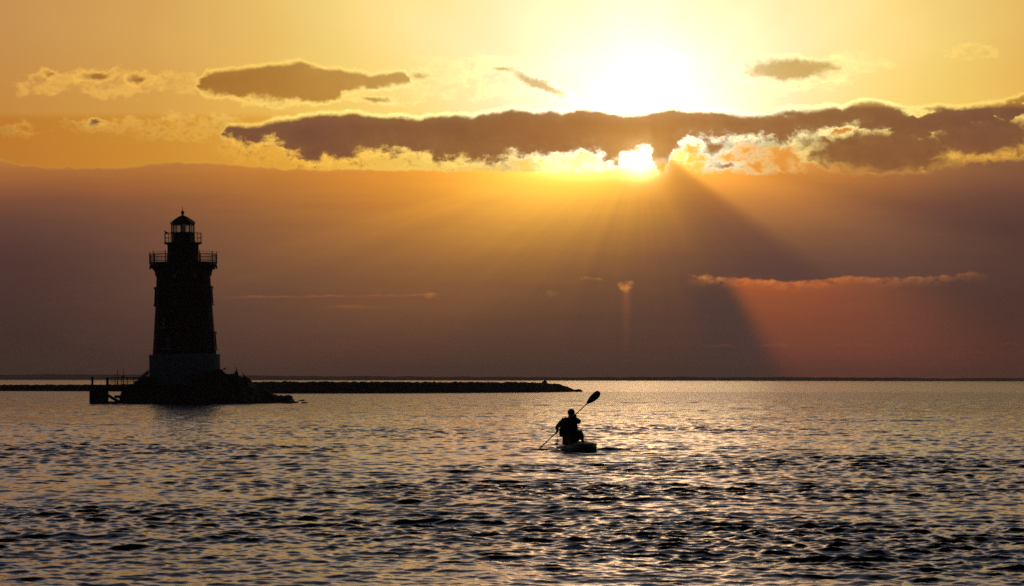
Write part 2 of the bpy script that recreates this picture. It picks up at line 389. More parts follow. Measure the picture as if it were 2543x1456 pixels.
M_IRON = new_mat('painted_iron', (0.055, 0.045, 0.040), 0.6, 0.3, 2.0, spec=0.1)
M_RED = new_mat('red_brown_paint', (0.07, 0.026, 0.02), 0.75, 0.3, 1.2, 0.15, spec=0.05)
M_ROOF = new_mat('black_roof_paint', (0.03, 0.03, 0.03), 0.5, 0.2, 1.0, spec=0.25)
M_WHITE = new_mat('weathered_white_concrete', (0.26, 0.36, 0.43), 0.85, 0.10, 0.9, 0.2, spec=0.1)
M_TRIM = new_mat('pale_paint', (0.42, 0.42, 0.40), 0.6, 0.1, 2.0)
M_ROCK = new_mat('granite_riprap', (0.10, 0.095, 0.09), 0.9, 0.45, 0.8, 0.5, 4.0, spec=0.05)
M_WOOD = new_mat('wet_timber', (0.06, 0.045, 0.035), 0.85, 0.35, 2.5, 0.4, spec=0.05)
M_GLASSD = new_mat('dark_window_glass', (0.02, 0.025, 0.03), 0.1, 0.1, 1.0, spec=0.5)
M_LENS = new_mat('lens_housing', (0.05, 0.07, 0.075), 0.3, 0.2, 4.0, spec=0.4)
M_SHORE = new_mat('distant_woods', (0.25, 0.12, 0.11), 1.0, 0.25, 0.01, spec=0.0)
M_BIRD = new_mat('bird_feathers', (0.06, 0.06, 0.06), 0.9, 0.4, 12.0, spec=0.05)
M_SKIN = new_mat('skin', (0.24, 0.13, 0.09), 0.6, 0.06, 8.0)
M_HAIR = new_mat('dark_hair', (0.03, 0.022, 0.018), 0.7, 0.3, 40.0)
M_CAP = new_mat('dark_cap_cloth', (0.03, 0.032, 0.04), 0.9, 0.15, 20.0, spec=0.05)
M_VEST = new_mat('black_vest_fabric', (0.035, 0.022, 0.022), 0.9, 0.25, 14.0, 0.3, 60.0, spec=0.05)
M_SLEEVE = new_mat('blue_grey_shirt', (0.10, 0.16, 0.23), 0.9, 0.12, 14.0, 0.3, 40.0, spec=0.05)
M_SHORTS = new_mat('dark_shorts_cloth', (0.03, 0.03, 0.032), 0.9, 0.2, 14.0, 0.3, 40.0, spec=0.05)
M_PADDLE = new_mat('black_paddle', (0.03, 0.03, 0.032), 0.45, 0.15, 6.0, spec=0.3)
M_HULL = new_mat('blue_grey_board', (0.14, 0.22, 0.27), 0.55, 0.12, 3.0, spec=0.15)
M_DECK = new_mat('board_deck_pad', (0.10, 0.11, 0.12), 0.8, 0.2, 8.0, spec=0.05)
M_PATCH = new_mat('pale_badge', (0.55, 0.56, 0.58), 0.8, 0.1, 20.0)
M_STRAP = new_mat('dark_webbing', (0.03, 0.03, 0.03), 0.8, 0.2, 20.0)

def glass_mat():
    m = bpy.data.materials.new('lantern_glass'); m.use_nodes = True
    t = m.node_tree; t.nodes.clear()
    o = t.nodes.new('ShaderNodeOutputMaterial'); g = t.nodes.new('ShaderNodeBsdfTransparent'); g.inputs[0].default_value = (0.80, 0.88, 0.84, 1)
    gl = t.nodes.new('ShaderNodeBsdfGlossy'); gl.inputs['Roughness'].default_value = 0.05
    df = t.nodes.new('ShaderNodeBsdfTranslucent'); df.inputs[0].default_value = (0.75, 0.78, 0.72, 1)
    n = t.nodes.new('ShaderNodeTexNoise'); n.inputs['Scale'].default_value = 1.5
    tc = t.nodes.new('ShaderNodeTexCoord'); t.links.new(tc.outputs['Object'], n.inputs[0])
    mr = t.nodes.new('ShaderNodeMapRange'); mr.inputs[3].default_value = 0.10; mr.inputs[4].default_value = 0.24
    t.links.new(n.outputs['Fac'], mr.inputs[0])
    m1 = t.nodes.new('ShaderNodeMixShader'); m1.inputs[0].default_value = 0.08
    t.links.new(g.outputs[0], m1.inputs[1]); t.links.new(gl.outputs[0], m1.inputs[2])
    m2 = t.nodes.new('ShaderNodeMixShader'); t.links.new(mr.outputs[0], m2.inputs[0])
    t.links.new(m1.outputs[0], m2.inputs[1]); t.links.new(df.outputs[0], m2.inputs[2])
    t.links.new(m2.outputs[0], o.inputs[0])
    return m
M_GLASS = glass_mat()

def tag(o, label=None, cat=None, group=None, kind=None):
    if label: o['label'] = label
    if cat: o['category'] = cat
    if group: o['group'] = group
    if kind: o['kind'] = kind
    return o
def empty(name, loc, label, cat, group=None, rot=(0, 0, 0)):
    o = bpy.data.objects.new(name, None); COL.objects.link(o); o.location = loc; o.rotation_euler = rot
    o.empty_display_size = 0.1
    return tag(o, label, cat, group)
def obj(name, bm, mat, parent=None, smooth=False, loc=(0, 0, 0)):
    me = bpy.data.meshes.new(name)
    if isinstance(bm, bmesh.types.BMesh):
        bm.to_mesh(me); bm.free()
    else:
        me.from_pydata(bm[0], [], bm[1]); me.update()
    me.materials.append(mat)
    if smooth: me.polygons.foreach_set('use_smooth', [True] * len(me.polygons))
    o = bpy.data.objects.new(name, me); COL.objects.link(o); o.location = loc
    if parent: o.parent = parent
    return o
def box(bm, c, s, rot=None):
    r = bmesh.ops.create_cube(bm, size=1.0)
    M = Matrix.Translation(c) @ (rot.to_4x4() if rot else Matrix()) @ Matrix.Diagonal((*s, 1))
    bmesh.ops.transform(bm, matrix=M, verts=r['verts'])
    return r['verts']
def tube(bm, a, b, r0, r1=None, seg=8, caps=True):
    a, b = Vector(a), Vector(b); r1 = r0 if r1 is None else r1
    L = (b - a).length
    r = bmesh.ops.create_cone(bm, cap_ends=caps, segments=seg, radius1=r0, radius2=r1, depth=L)
    M = Matrix.Translation((a + b) / 2) @ (b - a).to_track_quat('Z', 'Y').to_matrix().to_4x4()
    bmesh.ops.transform(bm, matrix=M, verts=r['verts'])
def path_tube(bm, pts, r, seg=8, close=False):
    pts = [Vector(p) for p in pts]; n = len(pts); rings = []
    rr = r if isinstance(r, (list, tuple)) else [r] * n
    for i, p in enumerate(pts):
        a = pts[i - 1] if (i > 0 or close) else p; b = pts[(i + 1) % n] if (i < n - 1 or close) else p
        q = (b - a).to_track_quat('Z', 'Y')
        rings.append([bm.verts.new(p + q @ Vector((math.cos(t) * rr[i], math.sin(t) * rr[i], 0))) for t in [2 * math.pi * k / seg for k in range(seg)]])
    for i in range(n if close else n - 1):
        A, B = rings[i], rings[(i + 1) % n]
        for k in range(seg):
            bm.faces.new((A[k], A[(k + 1) % seg], B[(k + 1) % seg], B[k]))
    if not close:
        bm.faces.new(rings[0][::-1]); bm.faces.new(rings[-1])
def lathe(prof, seg=48, phase=0.0, cap=True):
    bm = bmesh.new(); rings = []
    for r, z in prof:
        rings.append([bm.verts.new((r * math.cos(phase + 2 * math.pi * k / seg), r * math.sin(phase + 2 * math.pi * k / seg), z)) for k in range(seg)])
    for A, B in zip(rings, rings[1:]):
        for k in range(seg): bm.faces.new((A[k], A[(k + 1) % seg], B[(k + 1) % seg], B[k]))
    if cap:
        if prof[0][0] > 1e-4: bm.faces.new(rings[0][::-1])
        if prof[-1][0] > 1e-4: bm.faces.new(rings[-1])
    bmesh.ops.remove_doubles(bm, verts=bm.verts, dist=1e-5)
    return bm

# ================================================================== water
def wave_set(seed=5):
    rng = np.random.default_rng(seed)
    W = []
    for lo, hi, n, slope, spread, choppy in ((2.0, 5.0, 12, 0.028, 12, 0.5), (0.9, 2.0, 24, 0.058, 18, 0.9), (0.45, 0.9, 36, 0.115, 26, 1.0),
                                             (0.22, 0.45, 44, 0.145, 32, 1.0), (0.12, 0.22, 40, 0.125, 40, 0.8), (0.07, 0.12, 24, 0.065, 46, 0.4)):
        for i in range(n):
            lam = 0.66 * math.exp(rng.uniform(math.log(lo), math.log(hi)))
            th = R(-97 + rng.normal(0, spread))              # running towards the camera, a little across
            k = 2 * math.pi / lam
            a = slope * 1.22 * math.sqrt(2.0 / n) / k * rng.uniform(0.5, 1.4)
            W.append((k * math.cos(th), k * math.sin(th), a, rng.uniform(0, 2 * math.pi), lam, choppy))
    return W

KX, KY = P(1429, 1119, 54.06).xy     # where the board floats

def build_water():
    rows = [0.6]
    while rows[-1] < 16.5: rows.append(rows[-1] * 1.05 + 0.05)
    while rows[-1] < 200: rows.append(rows[-1] * 1.00135)
    while rows[-1] < 700: rows.append(rows[-1] * 1.0045)
    while rows[-1] < 14000: rows.append(rows[-1] * 1.03)
    rows = np.array(rows, np.float64)
    inner = np.linspace(-1, 1, 861)
    g = 1.0 + np.cumsum(0.05 * 1.32 ** np.arange(18))
    cols = np.concatenate([-g[::-1], inner, g])
    D = rows[:, None]
    half = 0.30 * D + 1.5
    x = (cols[None, :] * half); y = np.broadcast_to(D, x.shape).copy()
    z = np.zeros_like(x); dx = np.zeros_like(x); dy = np.zeros_like(x)
    stepx = np.gradient(x, axis=1); stepy = np.broadcast_to(np.gradient(rows)[:, None], x.shape)
    xs = x.astype(np.float32); ys = y.astype(np.float32)
    # slow patches of livelier and calmer water
    env = (1.0 + 0.12 * np.sin(xs * 0.43 + ys * 0.21 + 1.0) + 0.12 * np.sin(xs * -0.23 + ys * 0.171 + 2.0) + 0.08 * np.sin(xs * 0.05 + ys * 0.19)).astype(np.float32)
    # cat's paws: patches where the short ripples are stronger or weaker, drawn out across the wind
    gust = np.zeros_like(xs)
    rg = np.random.default_rng(21)
    for _ in range(14):
        a_, b_, c_ = rg.normal(0, 0.16), rg.normal(0, 0.42), rg.uniform(0, 6.28)
        gust += np.sin(xs * np.float32(a_) + ys * np.float32(b_) + np.float32(c_)).astype(np.float32)
    gust = np.clip(1.0 + gust * 0.10, 0.55, 1.6)
    step = np.maximum(stepx, stepy).astype(np.float32)
    z = z.astype(np.float32); dx = dx.astype(np.float32); dy = dy.astype(np.float32)
    for kx, ky, a, ph, lam, ch in wave_set():
        rr = np.where((stepy[:, 0] < lam * 0.55))[0]
        if len(rr) == 0: continue
        r0, r1 = rr[0], rr[-1] + 1
        sl = slice(r0, r1)
        w = np.clip((lam / step[sl] - 2.0) / 2.0, 0, 1)
        if lam < 0.5: w = w * gust[sl]
        p = (np.float32(kx) * xs[sl] + np.float32(ky) * ys[sl] + np.float32(ph)).astype(np.float32)
        c = np.cos(p) * (w * a); s_ = np.sin(p) * (w * a)
        z[sl] += c; k = math.hypot(kx, ky)
        dx[sl] -= s_ * (kx / k * ch); dy[sl] -= s_ * (ky / k * ch)
    z *= env; dx *= env; dy *= env
    # the board's own ripples, and the small swell it sits in
    def bump(cx, cy, sx, sy, h, ang=0.0):
        u = (xs - cx) * math.cos(ang) + (ys - cy) * math.sin(ang); v = -(xs - cx) * math.sin(ang) + (ys - cy) * math.cos(ang)
        return (h * np.exp(-(u / sx) ** 2 - (v / sy) ** 2)).astype(np.float32)
    near = np.exp(-((xs - KX) / 0.45) ** 2 - ((ys - KY - 0.2) / 1.6) ** 2).astype(np.float32)
    z *= (1 - near * 0.85)
    z += bump(KX - 0.86, KY - 0.55, 0.52, 0.13, 0.085, 0.06) + bump(KX - 0.55, KY - 0.9, 0.30, 0.10, 0.05) + bump(KX - 0.45, KY - 1.5, 0.24, 0.16, 0.06) + bump(KX + 0.85, KY - 0.9, 0.55, 0.12, 0.075, -0.05) \
        + bump(KX + 0.6, KY - 1.8, 0.22, 0.14, 0.05) + bump(KX + 1.25, KY - 0.2, 0.3, 0.2, 0.04) + bump(KX - 0.1, KY - 2.3, 0.30, 0.14, 0.035)
    z -= bump(KX, KY - 2.5, 0.5, 0.3, 0.03)
    V = np.stack([xs + dx, ys + dy, z], -1).reshape(-1, 3).astype(np.float32)
    nr, nc = xs.shape
    i = np.arange(nr - 1)[:, None] * nc + np.arange(nc - 1)[None, :]
    F = np.stack([i, i + 1, i + nc + 1, i + nc], -1).reshape(-1, 4).astype(np.int32)
    me = bpy.data.meshes.new('water')
    me.vertices.add(len(V)); me.vertices.foreach_set('co', V.ravel())
    me.loops.add(F.size); me.loops.foreach_set('vertex_index', F.ravel())
    me.polygons.add(len(F)); me.polygons.foreach_set('loop_start', np.arange(0, F.size, 4, dtype=np.int32))
    me.update(calc_edges=True)
    me.polygons.foreach_set('use_smooth', np.ones(len(F), dtype=bool))
    o = bpy.data.objects.new('water', me); COL.objects.link(o)
    o['kind'] = 'structure'
    # material
    m = bpy.data.materials.new('sea_water'); m.use_nodes = True
    t = m.node_tree; b = t.nodes['Principled BSDF']
    b.inputs['Base Color'].default_value = (0.040, 0.060, 0.076, 1)
    b.inputs['IOR'].default_value = 1.333
    b.inputs['Specular IOR Level'].default_value = 0.5
    E.T = t
    geo = t.nodes.new('ShaderNodeNewGeometry')
    pos = E(geo.outputs['Position'])
    sp = t.nodes.new('ShaderNodeSeparateXYZ'); E.put(sp.inputs[0], pos)
    py = E(sp.outputs[1])
    far = sm(35, 200, py)
    calm = sm(300, 312, py)
    # farther out the wavelets are too small to model: rougher there
    rough = 0.008 + far * 0.21 - calm * 0.03
    patch, _ = noise(vm('MULTIPLY', pos, (0.04, 0.012, 0)), 1.0, 3, 0.5)
    b.inputs['Roughness'].default_value = 0.1
    E.T.links.new((rough + (patch - 0.5) * 0.10 * far).s, b.inputs['Roughness'])
    nn, _ = noise(vm('MULTIPLY', pos, (0.7, 1.0, 1.0)), 14.0, 3, 0.6, 0.3)
    nb, _ = noise(vm('MULTIPLY', pos, (0.6, 1.0, 1.0)), 1.3, 5, 0.62, 0.4)
    nc, _ = noise(vm('MULTIPLY', pos, (0.5, 1.0, 1.0)), 3.6, 3, 0.6, 0.3)
    hgt = nn * 0.004 + nb * far * (0.30 - calm * 0.16) + nc * sm(35, 95, py) * (0.050 - calm * 0.025)
    bp = t.nodes.new('ShaderNodeBump'); bp.inputs['Strength'].default_value = 1.0; bp.inputs['Distance'].default_value = 1.0
    E.T.links.new(hgt.s, bp.inputs['Height']); t.links.new(bp.outputs[0], b.inputs['Normal'])
    E.T = WT
    me.materials.append(m)
build_water()

# ================================================================== far shore
def far_shore():
    D = 2800.0
    rng = np.random.default_rng(3)
    xs = np.arange(-500, 3100, 3.0)
    n = len(xs)
    def sm_noise(w):
        a = rng.normal(0, 1, n + 400); k = np.hanning(w); k /= np.sqrt((k ** 2).sum()); return np.convolve(a, k, 'same')[:n]
    top = np.interp(xs, [-500, 0, 300, 600, 800, 1000, 1300, 1700, 2100, 2543, 3100], [928, 930.5, 930, 932, 933.5, 934.5, 936, 937.3, 938.2, 939.5, 941])
    top = top + sm_noise(120) * 0.5 + sm_noise(30) * 0.45 + sm_noise(8) * 0.35
    V = []; F = []
    for i, x in enumerate(xs):
        a = P(x, top[i], D); base = P(x, 950, D)
        V += [(a.x, D, -3.0), (a.x, D, a.z * 0.55), (a.x, D + 15, a.z), (a.x, D + 80, a.z * 0.9), (a.x, D + 150, -3.0)]
        if i:
            for k in range(4):
                F.append(((i - 1) * 5 + k, i * 5 + k, i * 5 + k + 1, (i - 1) * 5 + k + 1))
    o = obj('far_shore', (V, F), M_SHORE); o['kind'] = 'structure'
far_shore()

# ================================================================== stone structures
def displaced_mound(name, prof_front, width, mat, seed, x_step=0.35, rough=0.35, depth_rows=22, zlow=-0.8):
    """stone bank: prof_front is a list of (X, Y of the middle line, crest height); real depth `width` each way"""
    xs = np.arange(prof_front[0][0], prof_front[-1][0] + x_step, x_step)
    py = np.interp(xs, [p[0] for p in prof_front], [p[1] for p in prof_front])
    ph = np.interp(xs, [p[0] for p in prof_front], [p[2] for p in prof_front])
    rng = np.random.default_rng(seed)
    from mathutils import noise as mn_
    V = []; F = []; nr = depth_rows
    for i, x in enumerate(xs):
        for j in range(nr):
            s = j / (nr - 1) * 2 - 1                 # -1 front .. 1 back
            hh = max(0.0, 1 - abs(s) ** 1.6)
            y = py[i] + s * width * (0.35 + 0.65 * min(1, ph[i] / 1.5))
            z = zlow + (ph[i] - zlow) * hh
            c = mn_.cell(Vector((x * 2.6, y * 2.2, seed))) - 0.5
            f = mn_.fractal(Vector((x * 1.6, y * 1.6, seed * 3.1)), 0.7, 2.0, 4)
            k = min(1.0, hh * 2.2)
            V.append((x + rng.normal(0, 0.05), y + rng.normal(0, 0.08), z + (c * 0.07 + f * rough) * k * min(1.0, 0.3 + ph[i] / 1.5)))
    for i in range(len(xs) - 1):
        for j in range(nr - 1):
            F.append((i * nr + j, (i + 1) * nr + j, (i + 1) * nr + j + 1, i * nr + j + 1))
    return obj(name, (V, F), mat)

def water_D(y): return CAMH * FPX / (y - HOR)

def far_breakwater():
    pts = []
    # picture column, water line, crest line (both level coordinates)
    tab = ((-420, 970, 953), (0, 971.5, 955.5), (250, 972, 955.5), (420, 974, 953), (600, 976.5, 948.2), (700, 977.5, 947.6), (1000, 977, 948.2), (1180, 976, 948.6), (1330, 975, 949.8),
           (1352, 974.6, 950.4), (1362, 974.5, 952), (1385, 974, 953.5), (1403, 974, 958), (1418, 973.8, 964), (1428, 973.6, 969), (1436, 973.5, 969.5), (1443, 973.5, 973))
    for x, yw, yt in tab:
        yl = yw - (x - 1271.5) * ROLL; tl = yt - (x - 1271.5) * ROLL
        D = water_D(yl)
        pts.append(((x - 1271.5) / FPX * D, D + 2.0, CAMH - (tl - HOR) / FPX * (D + 2.0) + 0.02))
    o = displaced_mound('breakwater', pts, 3.0, M_ROCK, 4, x_step=0.22, rough=0.07)
    tag(o, 'long low black breakwater of piled stones lying behind the lighthouse across the water', 'breakwater')
far_breakwater()

def stone(name, loc, size, seed, label, cat='boulder', group=None, flat=0.75):
    from mathutils import noise as mn_
    bm = bmesh.new(); bmesh.ops.create_icosphere(bm, subdivisions=3, radius=1.0)
    rng = random.Random(seed); off = Vector((rng.uniform(0, 90), rng.uniform(0, 90), rng.uniform(0, 90)))
    for v in bm.verts:
        d = v.co.normalized()
        q = Vector((round(d.x * 2.2) / 2.2, round(d.y * 2.2) / 2.2, round(d.z * 2.2) / 2.2))
        v.co = (d * 0.6 + q * 0.4) * (1 + 0.22 * mn_.noise(d * 1.6 + off) + 0.05 * mn_.noise(d * 6 + off))
        v.co.x *= size[0]; v.co.y *= size[1]; v.co.z *= size[2]
    o = obj(name, bm, M_ROCK); o.location = loc
    o.rotation_euler = (rng.uniform(-.2, .2), rng.uniform(-.2, .2), rng.uniform(0, 3))
    return tag(o, label, cat, group)

LHD = 156.6                                  # lighthouse axis distance
PXM = FPX / LHD                              # picture units per metre there

def rock_mound():
    tab = ((297, 1005), (299, 992), (301, 976), (306, 962), (314, 954), (342, 952.5), (349, 945), (352, 938), (372, 937), (400, 938), (470, 936), (520, 931), (532, 925), (545, 921), (557, 923), (564, 929), (576, 933.5),
           (593, 933.5), (604, 936), (613.5, 941), (629, 949), (650, 958), (679, 972.6), (699, 981), (713, 982), (720, 985), (732, 993), (752, 1001), (765, 1006))
    pts = []
    for x, yt in tab:
        p = P(x, yt, LHD)
        pts.append((p.x, LHD, max(p.z - 0.12, -0.3)))
    # a broad rounded mound: front foot at the water line
    from mathutils import noise as mn_
    xs = np.arange(pts[0][0], pts[-1][0], 0.13)
    ph = np.interp(xs, [p[0] for p in pts], [p[2] for p in pts])
    V = []; F = []; nr = 90
    rng = np.random.default_rng(8)
    for i, x in enumerate(xs):
        for j in range(nr):
            s = j / (nr - 1) * 2 - 1
            wid = (2.2 + 4.4 * min(1.0, max(ph[i], 0) / 1.8)) * (0.55 + 0.45 * min(1.0, (x - xs[0]) / 3.0))
            hh = max(0.0, 1 - max(0.0, (abs(s) - 0.30) / 0.70) ** 1.15)
            y = LHD + s * wid
            z = -0.8 + (ph[i] + 0.8) * hh
            # boulders: rounded cells of uneven height
            q = Vector((x * 1.25 + 0.25 * mn_.noise(Vector((x, y, 3))), y * 1.05, z * 1.2))
            dd, pp = mn_.voronoi(q, distance_metric='DISTANCE', exponent=2.5)
            gap = min(1.0, (dd[1] - dd[0]) * 2.4)
            hgt = (mn_.cell(pp[0] * 7.3) - 0.5) * 0.45
            k = min(1.0, hh * 3) * min(1.0, 0.45 + ph[i] / 2.2)
            nz = -0.34 * (1 - gap) ** 2 + hgt * gap + 0.05 * mn_.noise(Vector((x * 4, y * 4, z * 4)))
            if s > 0.1: k *= 0.7
            V.append((x, y - nz * k * (0.8 if s < 0 else -0.8), z + nz * k * 0.7))
    for i in range(len(xs) - 1):
        for j in range(nr - 1):
            F.append((i * nr + j, (i + 1) * nr + j, (i + 1) * nr + j + 1, i * nr + j + 1))
    o = obj('rock_mound', (V, F), M_ROCK)
    tag(o, 'dark riprap mound of boulders sloping into the water under the lighthouse', 'rock mound')
    def st(name, x, y, dd, size, seed, label):
        p = P(x, y, LHD + dd); p.z -= size[2] * 0.35; stone(name, p, size, seed, label)
    st('boulder', 540, 927, -2.2, (0.62, 0.6, 0.42), 1, 'large rounded boulder against the right side of the white lighthouse base')
    st('boulder', 360, 941, -0.6, (0.42, 0.5, 0.28), 2, 'boulder at the left foot of the white base beside the stair')
    st('boulder', 490, 935, -3.2, (0.6, 0.5, 0.26), 3, 'flat boulder in front of the right half of the white base')
    st('boulder', 713, 986, -0.6, (0.40, 0.4, 0.22), 4, 'low boulder on the right tail of the lighthouse mound')
    st('boulder', 608, 941, -1.0, (0.36, 0.4, 0.24), 5, 'small dark boulder at the top of the right slope')
    st('boulder', 345, 950, -1.4, (0.30, 0.4, 0.24), 6, 'boulder where the pier railing meets the mound')
    st('boulder', 572, 934, -1.6, (0.5, 0.5, 0.26), 7, 'broad boulder under the leaning driftwood post')
    p = P(757, 1002, LHD - 0.5)
    stone('boulder', (p.x, p.y, 0.0), (0.22, 0.3, 0.10), 9, 'small stone awash at the very tip of the mound')
    D = water_D(973.4)
    p = P(1436, 972, D)
    stone('boulder', (p.x, p.y, 0.05), (0.55, 0.6, 0.38), 11, 'lone rounded stone in the water off the end of the far breakwater')
    p = P(1352, 950, D + 2)
    stone('boulder', (p.x, p.y, p.z - 0.05), (0.34, 0.4, 0.34), 12, 'square block standing up on the crest near the end of the far breakwater')
    # driftwood
    bm = bmesh.new()
    a = P(590, 935, LHD - 1); b = P(584.3, 911, LHD - 1)
    a2 = P(588, 925, LHD - 1)
    path_tube(bm, [a, a2, (a2 + b) / 2 + Vector((0.02, 0, 0)), b], [0.11, 0.07, 0.04, 0.015])
    path_tube(bm, [a2, a2 + Vector((-0.05, 0, 0.28))], [0.03, 0.01])
    o = obj('driftwood', bm, M_WOOD, smooth=True); tag(o, 'tall driftwood snag leaning left on the top of the rocks', 'driftwood')
    bm = bmesh.new(); q = P(585, 929.5, LHD - 1)
    box(bm, q, (0.20, 0.25, 0.42), Euler((0.05, 0.08, 0.2)).to_matrix()); bmesh.ops.bevel(bm, geom=bm.edges[:], offset=0.03, segments=1)
    o = obj('wooden_block', bm, M_WOOD); tag(o, 'squat timber block standing beside the tall leaning snag', 'wooden block')
    bm = bmesh.new(); a = P(606, 936, LHD - 1); b = P(600, 924.5, LHD - 1)
    path_tube(bm, [a, (a + b) / 2 + Vector((0.03, 0, 0)), b], [0.06, 0.035, 0.012])
    o = obj('driftwood', bm, M_WOOD, smooth=True); tag(o, 'short thin stick poking up to the right of the taller snag', 'driftwood')
    bm = bmesh.new(); a = P(745.5, 995.2, LHD - 0.4); b = P(757, 994.4, LHD - 0.4)
    path_tube(bm, [a + Vector((-0.35, 0.3, -0.1)), a, (a + b) / 2, b], [0.03, 0.04, 0.06, 0.03])
    o = obj('driftwood', bm, M_WOOD, smooth=True); tag(o, 'short log jutting sideways over the water at the tip of the mound', 'driftwood')
rock_mound()

def gull(loc, s, heading, label):
    """perched sea bird, length about s"""
    root = empty('sea_bird', loc, label, 'bird', rot=(0, 0, heading))
    bm = bmesh.new()
    pts = [(-0.55, 0, 0.20), (-0.30, 0, 0.27), (0.0, 0, 0.36), (0.20, 0, 0.46), (0.30, 0, 0.60), (0.36, 0, 0.68), (0.42, 0, 0.67), (0.56, 0, 0.64)]
    rr = [0.02, 0.10, 0.17, 0.15, 0.075, 0.085, 0.05, 0.008]
    path_tube(bm, [Vector(p) * s for p in pts], [r * s for r in rr], 10)
    for e in (-1, 1):
        tube(bm, (0.02 * s, e * 0.06 * s, 0.24 * s), (0.05 * s, e * 0.06 * s, 0), 0.014 * s)
        box(bm, (0.09 * s, e * 0.06 * s, 0.01 * s), (0.12 * s, 0.07 * s, 0.015 * s))
    obj('body', bm, M_BIRD, root, True)
    for e in (-1, 1):
        bm = bmesh.new()
        path_tube(bm, [Vector(p) * s for p in ((0.2, e * 0.13, 0.44), (0.0, e * 0.16, 0.38), (-0.3, e * 0.09, 0.26), (-0.62, e * 0.02, 0.17))], [0.05 * s, 0.09 * s, 0.06 * s, 0.01 * s], 8)
        obj('wing', bm, M_BIRD, root, True)
    return root
gull(P(557, 920.5, LHD - 1.5), 0.34, R(20), 'small bird standing on the boulder right of the lighthouse base')


# ================================================================== evening haze
def haze():
    bm = bmesh.new(); box(bm, (0, 1780, 9.5), (9000, 3620, 23.0))
    m = bpy.data.materials.new('evening_haze'); m.use_nodes = True
    t = m.node_tree; t.nodes.clear()
    v = t.nodes.new('ShaderNodeVolumePrincipled'); v.inputs['Density'].default_value = 2.2e-4
    v.inputs['Color'].default_value = (0.92, 0.76, 0.70, 1); v.inputs['Anisotropy'].default_value = 0.2
    o = t.nodes.new('ShaderNodeOutputMaterial'); t.links.new(v.outputs[0], o.inputs['Volume'])
    h = obj('haze', bm, m); h['kind'] = 'stuff'
haze()

